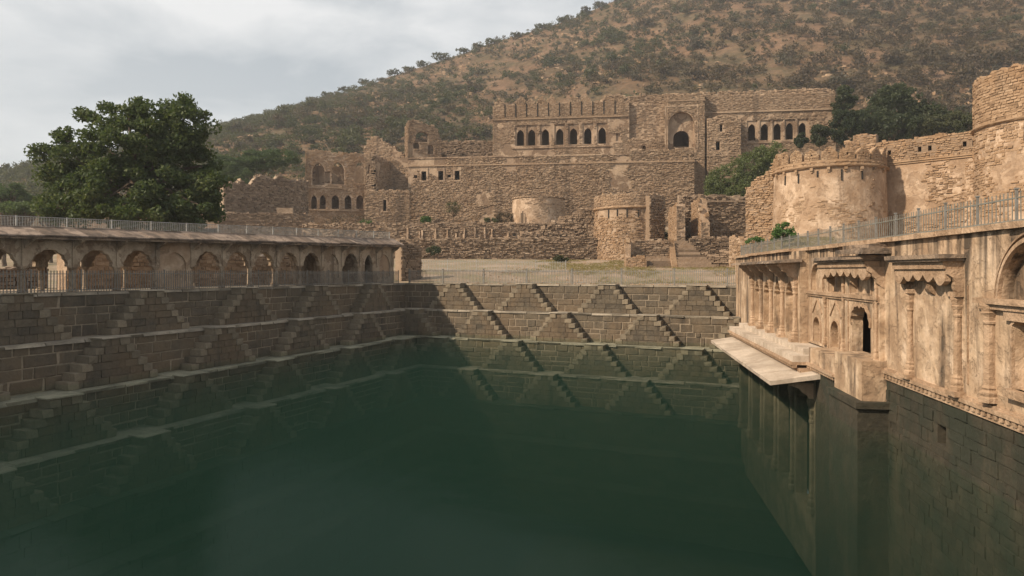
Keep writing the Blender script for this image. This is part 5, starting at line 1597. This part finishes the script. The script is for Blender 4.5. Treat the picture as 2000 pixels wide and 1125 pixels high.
st = thing('stone_stairs', 'broad worn stone stairs with flanking walls at the back of the court', 'stairs', P(1300, 520, 76))
FS = Fr(P(1220, 530, 77)[:2], (1, -0.10), (-0.10, -1))
k_ = 0.0576
r = np.random.default_rng(66)
wall(st, 'back_wall', FS, 0.0, 5.0, 0.0, 3.5, 0.8, m_core='fortplaster', m_stone='rubble', amp=0.06, seed=111, proud=(-0.03, 0.08), keep=patchy(4, 2.0, 0.42), bw=(0.22, 0.58), bh=(0.13, 0.22))
FSl = Fr(FS(0.0, 0, 0)[:2], FS.n, -FS.e)
wall(st, 'cheek_wall', FSl, 0.0, 1.2, 0.0, 3.55, 0.6, m_core='bastplaster', m_stone='bastion', amp=0.05, seed=112, proud=(0.0, 0.07), bw=(0.18, 0.36), bh=(0.12, 0.19))
FSf = Fr(FS(0.0, 0, 1.9)[:2], FS.e, FS.n)
wall(st, 'front_wall', FSf, 0.0, 2.3, -0.4, 1.55, 0.7, m_core='bastplaster', m_stone='bastion', amp=0.05, seed=113, proud=(0.0, 0.07), bw=(0.18, 0.40), bh=(0.12, 0.20))
for i in range(6):
    part('step', 'rubble', st, box(FS, 2.35, 5.0, 0.1 + 0.27 * i - 0.6, 0.1 + 0.27 * (i + 1), 0.0, 2.1 - 0.34 * i, 0.015))
for i in range(12):
    z1 = 0.25 + 0.272 * (i + 1)
    part('step', 'rubble', st, box(FS, 5.62, 9.9 - 0.24 * i + r.uniform(-0.15, 0.15), z1 - 1.0, z1, -1.8, 2.6 - 0.36 * i, 0.02))
for i in range(8):
    z1 = 0.4 + 0.40 * (i + 1)
    a = box(FS, 5.0, 5.6, -0.6, z1, -1.0 if i == 7 else 2.3 - 0.42 * (i + 1), 2.3 - 0.42 * i, 0.02)
    part('cheek_step', 'bastion', st, a)

F21, L21 = frp(783, 63.5, 823, 65)
stb = thing('rubble_wall', 'rubble wall stub standing at the right end of the arcade', 'wall', P(800, 540, 64))
wall(stb, 'wall', F21, 0, L21, -2, uz(F21, 800, 474)[1], 1.0, m_core='rubble', m_stone='rubble', amp=0.12, seed=131, zfn=lambda u: uz(F21, 800, 474)[1] - 0.35 * max(0, u - 0.9) ** 1.5, proud=(0.0, 0.1))
# ------------------------------------------------------------------ vegetation
def tree(name, label, base, crown, n_leaf, size, m, trunk_r=0.3, trunk_top=None, cat='tree', group=None, flat=0.8, seed=1, clump=1.4, nbranch=14, up=0.4, aspect=0.6):
    """base: foot of the trunk; crown: list of (x,y,z,rx,ry,rz) lobes whose surface and inside carry leaf clumps"""
    r = np.random.default_rng(seed)
    T = thing(name, label, cat, base, group)
    cs = []
    for (x, y, z, rx, ry, rz) in crown:
        n = max(5, int(4.0 * (rx * ry * rz) ** (2 / 3) / clump ** 2 * 1.6))
        q = r.normal(size=(n, 3)); q /= np.linalg.norm(q, axis=1, keepdims=True)
        q *= (r.uniform(0.25, 1.0, (n, 1)) ** 0.4)
        cs.append(np.array([x, y, z]) + q * np.array([rx, ry, rz]))
    cs = np.vstack(cs)
    rad = r.uniform(0.55, 1.15, len(cs)) * clump
    v, f = leaves(cs, max(8, int(n_leaf / len(cs))), rad, size, seed, flat=flat, up=up, aspect=aspect)
    obj('crown', fastmesh('crown', v, f, m), T)
    mb = MB()
    b = np.array(base, float)
    tt = np.array(trunk_top if trunk_top is not None else cs.mean(0) * [1, 1, 0] + [0, 0, b[2] + (cs[:, 2].mean() - b[2]) * 0.5])
    limb(mb, b - [0, 0, 0.4], tt, trunk_r, trunk_r * 0.7, seed, 4, 0.08)
    pick = r.choice(len(cs), min(nbranch, len(cs)), replace=False)
    for i, k in enumerate(pick):
        mid = tt + (cs[k] - tt) * 0.45 + r.normal(size=3) * 0.3
        limb(mb, tt, mid, trunk_r * 0.5, trunk_r * 0.28, seed + i, 3, 0.1)
        limb(mb, mid, cs[k], trunk_r * 0.28, trunk_r * 0.06, seed + i + 50, 3, 0.12)
        for j in range(2):
            k2 = r.integers(len(cs))
            if np.linalg.norm(cs[k2] - mid) < 4 * clump:
                limb(mb, mid, cs[k2], trunk_r * 0.18, trunk_r * 0.04, seed + i + 90 + j, 3, 0.12)
    mb.build('trunk', 'bark', T)
    return T
def lobe(px, py, D, rpx, rz=None, ry=None):
    k = D / FPX
    x, y, z = P(px, py, D)
    return (x, y, z, rpx * k, (ry or rpx * 0.8) * k, (rz or rpx) * k)
# the great broadleaf tree behind the arcade
D0 = 50
tree('broadleaf_tree', 'large dense broadleaf tree rising behind the arcade roof', (P(255, 430, D0)[0], D0, -1.1),
     [lobe(300, 222, 50, 58, 36), lobe(225, 228, 50, 36, 26), lobe(372, 240, 49, 46, 50), lobe(250, 285, 48, 80, 55), lobe(340, 300, 50, 75, 55), lobe(170, 222, 50, 10, 8), lobe(160, 320, 50, 58, 48), lobe(125, 268, 50, 18, 12), lobe(95, 302, 50, 26, 16), lobe(120, 370, 50, 50, 48), lobe(230, 370, 47, 90, 55), lobe(340, 380, 48, 85, 55), lobe(405, 370, 49, 36, 40), lobe(405, 315, 50, 20, 18), lobe(150, 410, 48, 65, 26), lobe(270, 420, 47, 100, 26), lobe(370, 415, 48, 60, 30)],
     62000, (0.09, 0.19), 'leaf_big', 0.55, P(262, 340, D0), seed=401, clump=0.8, nbranch=60, flat=0.7)
# umbrella thorn behind the broken walls
def acacia(label, px, py, D, w, h, seed, m='leaf_acacia', n=16000, group=None, name='acacia_tree'):
    r = np.random.default_rng(seed)
    lobes = []
    for i in range(7):
        t = r.uniform(-1, 1)
        lobes.append(lobe(px + t * w * 0.75, py + h * 0.35 * t * t + r.uniform(-0.15, 0.3) * h, D + r.uniform(-1.5, 1.5), w * r.uniform(0.26, 0.42), h * r.uniform(0.22, 0.34)))
    x, y, z = P(px, py, D)
    return tree(name, label, (x, y, float(gh(x, y))), lobes, n, (0.10, 0.24), m, 0.28, seed=seed, clump=0.9, nbranch=20, flat=0.55, up=0.9, aspect=0.4, group=group)
acacia('broad feathery acacia with flat crown behind the ragged ruined wall', 508, 308, 124, 96, 60, 411, n=30000)
acacia('green acacia whose crown touches the right side of the big tree', 442, 322, 122, 50, 60, 412, n=9000)
gx = 'green trees beyond the arcade at the left edge'
for i, (px, py, D, w, h, lb) in enumerate(((10, 372, 88, 45, 40, 'hazy pale green acacia left of the big tree, nearest the picture edge'), (62, 385, 92, 42, 36, 'hazy green acacia half hidden by the left side of the big tree'), (-40, 365, 90, 50, 44, 'pale green acacia cut off by the left picture edge'), (30, 405, 76, 40, 25, 'low green acacia just above the arcade roof at far left'), (100, 400, 96, 45, 36, 'green acacia behind the lower left of the big tree'))):
    acacia(lb, px, py, D, w, h, 420 + i, n=7000, group=gx)
# greenery seen through the left arches
for i, (s, dd, hh, lb) in enumerate(((33.2, -5.6, 1.7, 'green bush seen through the leftmost open arch of the arcade'), (30.4, -5.4, 1.5, 'green bush seen through the second arch from the left'), (35.8, -5.8, 2.0, 'green bush behind the pillar at the left picture edge'))):
    c = LEFT(s, G, dd)
    tree('bush', lb, tuple(c), [(c[0], c[1], G + hh * 0.55, 1.4, 1.2, hh * 0.55)], 2200, (0.06, 0.14), 'leaf_fresh', 0.05, cat='bush', group='bushes seen through the arcade', seed=440 + i, clump=0.45, nbranch=8)
# bushes of the fort
tree('bush', 'big yellow green bush below the portal right of the palace wall', (P(1455, 385, 112)[0], 112, float(gh(P(1455, 385, 112)[0], 112))), [lobe(1475, 325, 112, 48, 34), lobe(1420, 350, 111, 42, 32), lobe(1440, 375, 110, 58, 28), lobe(1505, 300, 112, 30, 22), lobe(1500, 340, 111, 35, 26), lobe(1400, 365, 110, 20, 22)], 26000, (0.09, 0.22), 'leaf_bush', 0.15, cat='bush', seed=451, clump=0.8, nbranch=20)
tree('evergreen_tree', 'dark dense evergreen tree on the slope right of the palace', (P(1740, 265, 118)[0], 118, float(gh(P(1740, 265, 118)[0], 118))), [lobe(1750, 210, 118, 52, 42), lobe(1800, 235, 117, 50, 32), lobe(1700, 240, 116, 42, 32), lobe(1750, 250, 115, 60, 26), lobe(1745, 185, 118, 30, 20)], 26000, (0.12, 0.28), 'leaf_dark', 0.3, seed=452, clump=0.95, nbranch=20)
for i, (px, py, D, w, h, lab) in enumerate(((1648, 200, 121, 20, 30, 'dark shrub clinging to the right corner of the palace roof'), (1655, 245, 116, 32, 36, 'dark shrub below the right corner of the palace'), (1602, 262, 117, 17, 22, 'small dark shrub in front of the last palace window'), (1568, 272, 118, 9, 20, 'slim dark shrub beside the rightmost arched window'), (1850, 245, 112, 45, 24, 'low green thicket behind the curtain wall parapet'), (1905, 248, 108, 40, 26, 'green shrub between the curtain wall and the tall tower'))):
    x, y, z = P(px, py, D)
    tree('shrub', lab, (x, y, float(gh(x, y))), [(x, y, z, w * D / FPX, w * 0.8 * D / FPX, h * D / FPX)], 6500, (0.11, 0.25), 'leaf_dark' if i < 4 else 'scrub_green', 0.08, cat='shrub', seed=460 + i, clump=0.75, nbranch=10)
tree('bush', 'small leafy green bush in front of the bastion foot', P(1528, 470, 60), [lobe(1530, 452, 60, 20, 17), lobe(1540, 462, 60, 15, 10), lobe(1518, 462, 60, 12, 10)], 1500, (0.08, 0.17), 'leaf_fresh', 0.05, cat='bush', seed=471, clump=0.35, nbranch=8)
tree('bush', 'low green weeds beside the far end of the roof fence', P(1470, 480, 60), [lobe(1472, 470, 60, 18, 7)], 500, (0.06, 0.12), 'leaf_fresh', 0.03, cat='bush', seed=472, clump=0.3, nbranch=4)
x, y, z = P(885, 412, 118)
tree('small_tree', 'thin bare little tree with pale green top against the palace wall', (x, y, 7.9), [lobe(884, 404, 118, 17, 12)], 900, (0.06, 0.14), 'scrub_green', 0.09, trunk_top=P(886, 424, 118), seed=473, clump=0.6, nbranch=16)
for i, (px, py, D, w, h, mm, lab) in enumerate(((832, 430, 106, 9, 7, 'leaf_fresh', 'small bright green shrub on the upper retaining wall'), (680, 432, 118, 48, 14, 'scrub_brown', 'dry brown brush heap at the foot of the two storey ruin'), (715, 440, 112, 22, 8, 'leaf_fresh', 'green weeds at the foot of the two storey ruin'), (985, 425, 112, 20, 10, 'scrub_brown', 'dry brush beside the small bastion'), (958, 432, 110, 14, 5, 'scrub_green', 'low green tuft left of the small bastion'), (848, 490, 91, 12, 7, 'leaf_dark', 'dark shrub at the foot of the dry stone retaining wall'), (1310, 462, 92, 12, 10, 'leaf_dark', 'dark shrub between the squat tower and the ruined chamber'), (1095, 508, 84, 12, 9, 'scrub_green', 'grey green shrub at the end of the second court fence'))):
    x, y, z = P(px, py, D)
    tree('shrub', lab, (x, y, float(gh(x, y))), [(x, y, z, w * D / FPX, w * 0.7 * D / FPX, h * D / FPX)], 1500, (0.05, 0.14), mm, 0.04, cat='shrub', seed=480 + i, clump=0.45, nbranch=8)

# ------------------------------------------------------------------ scrub on the hill
def scrub_proto(seed, n, size, flat, spread):
    r = np.random.default_rng(seed)
    k = r.integers(5, 9)
    cs = np.stack([r.normal(0, 0.42 * spread, k), r.normal(0, 0.42 * spread, k), r.uniform(0.35, 0.85, k)], 1)
    v, f = leaves(cs, n // k, r.uniform(0.3, 0.55, k), size, seed, flat=flat, up=0.5)
    return v, f
PROTO = [scrub_proto(600 + i, 190, (0.065, 0.15), 0.75, 1.0) for i in range(6)]
MATS = ['scrub_green', 'scrub_grey', 'scrub_brown']
TW = []
def twig_mesh(seed):
    r = np.random.default_rng(seed)
    mb = MB()
    for i in range(6):
        a = r.uniform(0, 6.28); t = r.uniform(0.25, 0.6)
        v, f = tube((0, 0, -0.1), (math.cos(a) * t, math.sin(a) * t, r.uniform(0.5, 0.95)), 0.03, 0.006, 4)
        mb.add(v, f)
    return mesh('stem', np.vstack(mb.v), mb.f, 'bark')
TWM = [twig_mesh(1), twig_mesh(2), twig_mesh(3)]
PM = {(i, m): fastmesh('foliage', PROTO[i][0], PROTO[i][1], m) for i in range(6) for m in MATS}
r = np.random.default_rng(77)
cand = []
N_TRY = 22000
X = r.uniform(-330, 360, N_TRY); Y = r.uniform(150, 432, N_TRY)
keep = np.ones(N_TRY, bool)
px = 1000 + FPX * X / Y
zH = hz(X, Y)
py = HOR - FPX * zH / Y
dens = fbm(X, Y, 31, 60.0)
keep &= (px > -120) & (px < 2150) & (py > -90) & (py < 420)
keep &= r.uniform(size=N_TRY) < (0.55 + 1.7 * (dens - 0.42))
# the hidden ground behind the fort needs no scrub
keep &= ~((py > 330) & (px > 600))
X, Y, zH, px, py = X[keep], Y[keep], zH[keep], px[keep], py[keep]
S = 1.4 + 3.2 * r.uniform(0, 1, len(X)) ** 1.8 * (1 + 0.5 * (r.uniform(size=len(X)) < 0.12))
gr = np.clip(0.62 + 0.8 * (fbm(X, Y, 33, 80.0) - 0.5) * 2 + r.normal(0, 0.35, len(X)) - 0.0007 * (px - 700), 0, 1)
order = np.argsort(-(S / Y))
lab = {'scrub_green': 'olive green thorn shrub on the hillside', 'scrub_grey': 'grey leafless thorn shrub on the hillside', 'scrub_brown': 'dry brown thorn shrub on the hillside'}
restV = {m: [] for m in MATS}; restF = {m: [] for m in MATS}; cnt = {m: 0 for m in MATS}
nvis = 0
for idx in order:
    m = 'scrub_green' if gr[idx] > 0.42 else ('scrub_grey' if gr[idx] > 0.14 else 'scrub_brown')
    i = int(r.integers(6)); s = S[idx]; a = r.uniform(0, 6.28)
    vis = 20 < px[idx] < 1990 and 10 < py[idx] < 300 and not (py[idx] > 180 and 960 < px[idx] < 1640) and not (px[idx] < 450)
    hs = s * r.uniform(0.75, 1.1)
    if vis and nvis < 290:
        nvis += 1
        T = thing('thorn_shrub', lab[m], 'shrub', (X[idx], Y[idx], zH[idx] - 0.15), 'thorn shrubs scattered over the hill, ' + m.split('_')[1])
        o = obj('foliage', PM[(i, m)], T, (X[idx], Y[idx], zH[idx] - 0.15), a, (s, s, hs))
        o = obj('stem', TWM[i % 3], T, (X[idx], Y[idx], zH[idx] - 0.15), a, (s, s, hs))
    else:
        v, f = PROTO[i]
        v = v[:len(v) // 4 // 2 * 4] * [s, s, hs]; f = f[:len(v) // 4]
        c_, s_ = math.cos(a), math.sin(a)
        v = np.stack([v[:, 0] * c_ - v[:, 1] * s_ + X[idx], v[:, 0] * s_ + v[:, 1] * c_ + Y[idx], v[:, 2] + zH[idx] - 0.15], 1)
        restV[m].append(v); restF[m].append(f + cnt[m]); cnt[m] += len(v)
for m in MATS:
    o = obj('hillside_scrub', fastmesh('hillside_scrub', np.vstack(restV[m]), np.vstack(restF[m]), m))
    o['kind'] = 'stuff'
    tag(o, {'scrub_green': 'green scrub covering the hillside', 'scrub_grey': 'grey scrub covering the hillside', 'scrub_brown': 'dry brown scrub covering the hillside'}[m], 'scrub')
# trees along the ridge
ORD = ['first', 'second', 'third', 'fourth', 'fifth', 'sixth', 'seventh', 'eighth', 'ninth', 'tenth', 'eleventh', 'twelfth', 'thirteenth']
RT = [(1205, 8.5, 8, 'left one of the two tall round thorn trees at the top of the ridge'), (1237, 8.0, 9, 'right one of the two tall round thorn trees at the top of the ridge'), (1172, 5, 8, 'low thorn tree just left of the two tall ridge trees'), (1143, 6, 6, 'slim thorn tree farther left of the two tall ridge trees'), (1290, 5.5, 8, 'thorn tree at the upper picture edge right of the tall ridge trees'), (862, 6.5, 11, 'spreading thorn tree standing alone on the ridge above the square tower')]
RT += [(x, h, w, ORD[k] + ' small thorn tree down the ridge left of the lone spreading tree') for k, (x, h, w) in enumerate(((824, 5, 6), (798, 4.5, 7), (770, 4, 8), (712, 4.5, 7), (675, 4, 8), (640, 4, 8), (610, 4.5, 7), (565, 4.5, 8), (530, 4.5, 9), (500, 4.5, 8), (470, 4.5, 8), (445, 4.5, 9)))]
RT += [(x, h, w, ORD[k] + ' low thorn tree up the ridge right of the lone spreading tree') for k, (x, h, w) in enumerate(((905, 3.6, 8), (935, 3.4, 8), (965, 3.6, 9), (1010, 3.6, 8), (1060, 3.8, 9), (1100, 3.8, 8)))]
for i, (pxr, h, w, lb) in enumerate(RT):
    Yr = 415.0
    Xr = (pxr - 1000) / FPX * Yr
    zr = float(hz(Xr, Yr))
    lob = [(Xr + q * w * 0.27, Yr + q * 0.5, zr + h * (0.6 if q else 0.66), w * 0.27, w * 0.27, h * 0.34) for q in (-1, 0, 1)]
    tree('ridge_tree', lb, (Xr, Yr, zr), lob, 520, (0.3, 0.6), 'scrub_green' if i > 4 else 'scrub_grey', 0.2, cat='tree', group='trees on the ridge line', seed=700 + i, clump=1.1, nbranch=10)
# rocks
def rocks(name, label, pts, size, m, seed):
    r = np.random.default_rng(seed)
    V = []; Fa = []; n = 0
    base = np.array([(-1, -1, -1), (1, -1, -1), (1, 1, -1), (-1, 1, -1), (-1, -1, 1), (1, -1, 1), (1, 1, 1), (-1, 1, 1)], float)
    fq = np.array([(0, 1, 5, 4), (1, 2, 6, 5), (2, 3, 7, 6), (3, 0, 4, 7), (4, 5, 6, 7)])
    for p in pts:
        s = r.uniform(*size)
        v = base * [s * r.uniform(0.6, 1.4), s * r.uniform(0.6, 1.2), s * r.uniform(0.35, 0.8)] + r.uniform(-0.4, 0.4, (8, 3)) * s
        v[4:, :2] *= 0.75
        V.append(v + p); Fa.append(fq + n); n += 8
    o = obj(name, fastmesh(name, np.vstack(V), np.vstack(Fa), m))
    o['kind'] = 'stuff'
    return tag(o, label, 'rocks')
r = np.random.default_rng(88)
X = r.uniform(-260, 330, 16000); Y = r.uniform(152, 425, 16000)
d = fbm(X, Y, 51, 38.0) * 0.75 + fbm(X, Y, 52, 9.0) * 0.25
ok = (d > 0.56) & (1000 + FPX * X / Y > 380)
pts = np.stack([X[ok], Y[ok], hz(X[ok], Y[ok])], 1)
rocks('hillside_rocks', 'pale rocks and scree lying between the hill scrub', pts, (0.25, 0.95), 'bastion', 5)
# stones and dry grass on the court
r = np.random.default_rng(90)
a = r.uniform(0.5, 31, 900); b = r.uniform(-34, -1.2, 900)
X, Y = ab(a, b)
rocks('court_stones', 'small loose stones scattered over the bare court', np.stack([X, Y, gh(X, Y) - 0.08], 1), (0.03, 0.11), 'bastion', 6)
a = r.uniform(0.5, 34, 9000); b = r.uniform(-36, -3, 9000)
g = fbm(a, b, 61, 6.0)
ok = (g + 0.012 * (-b - 12) + 0.006 * (a - 14) > 0.56)
X, Y = ab(a[ok], b[ok])
cs = np.stack([X, Y, gh(X, Y) + gnoise(X, Y) - 0.02], 1)
v, f = leaves(cs, 7, 0.22, (0.05, 0.13), 62, flat=0.35, up=0.0, aspect=0.25)
o = obj('dry_grass', fastmesh('dry_grass', v, f, 'dry_grass')); o['kind'] = 'stuff'; tag(o, 'thin dry grass growing over the court slope', 'grass')

# ------------------------------------------------------------------ haze
hb = MB()
hb.add([(-560, -60, -17), (640, -60, -17), (640, 660, -17), (-560, 660, -17), (-560, -60, 330), (640, -60, 330), (640, 660, 330), (-560, 660, 330)], [(3, 2, 1, 0), (4, 5, 6, 7), (0, 1, 5, 4), (1, 2, 6, 5), (2, 3, 7, 6), (3, 0, 4, 7)])
hm = bpy.data.materials.new('haze_air')
hm.use_nodes = True
nt = hm.node_tree
for n in list(nt.nodes):
    nt.nodes.remove(n)
ho = N(nt, 'ShaderNodeOutputMaterial')
pv = N(nt, 'ShaderNodeVolumePrincipled')
pv.inputs['Color'].default_value = (0.9, 0.92, 0.95, 1)
pv.inputs['Density'].default_value = 0.0004
pv.inputs['Anisotropy'].default_value = 0.2
nt.links.new(pv.outputs[0], ho.inputs['Volume'])
M['haze'] = hm
hz_o = hb.build('haze', 'haze')
hz_o['kind'] = 'stuff'
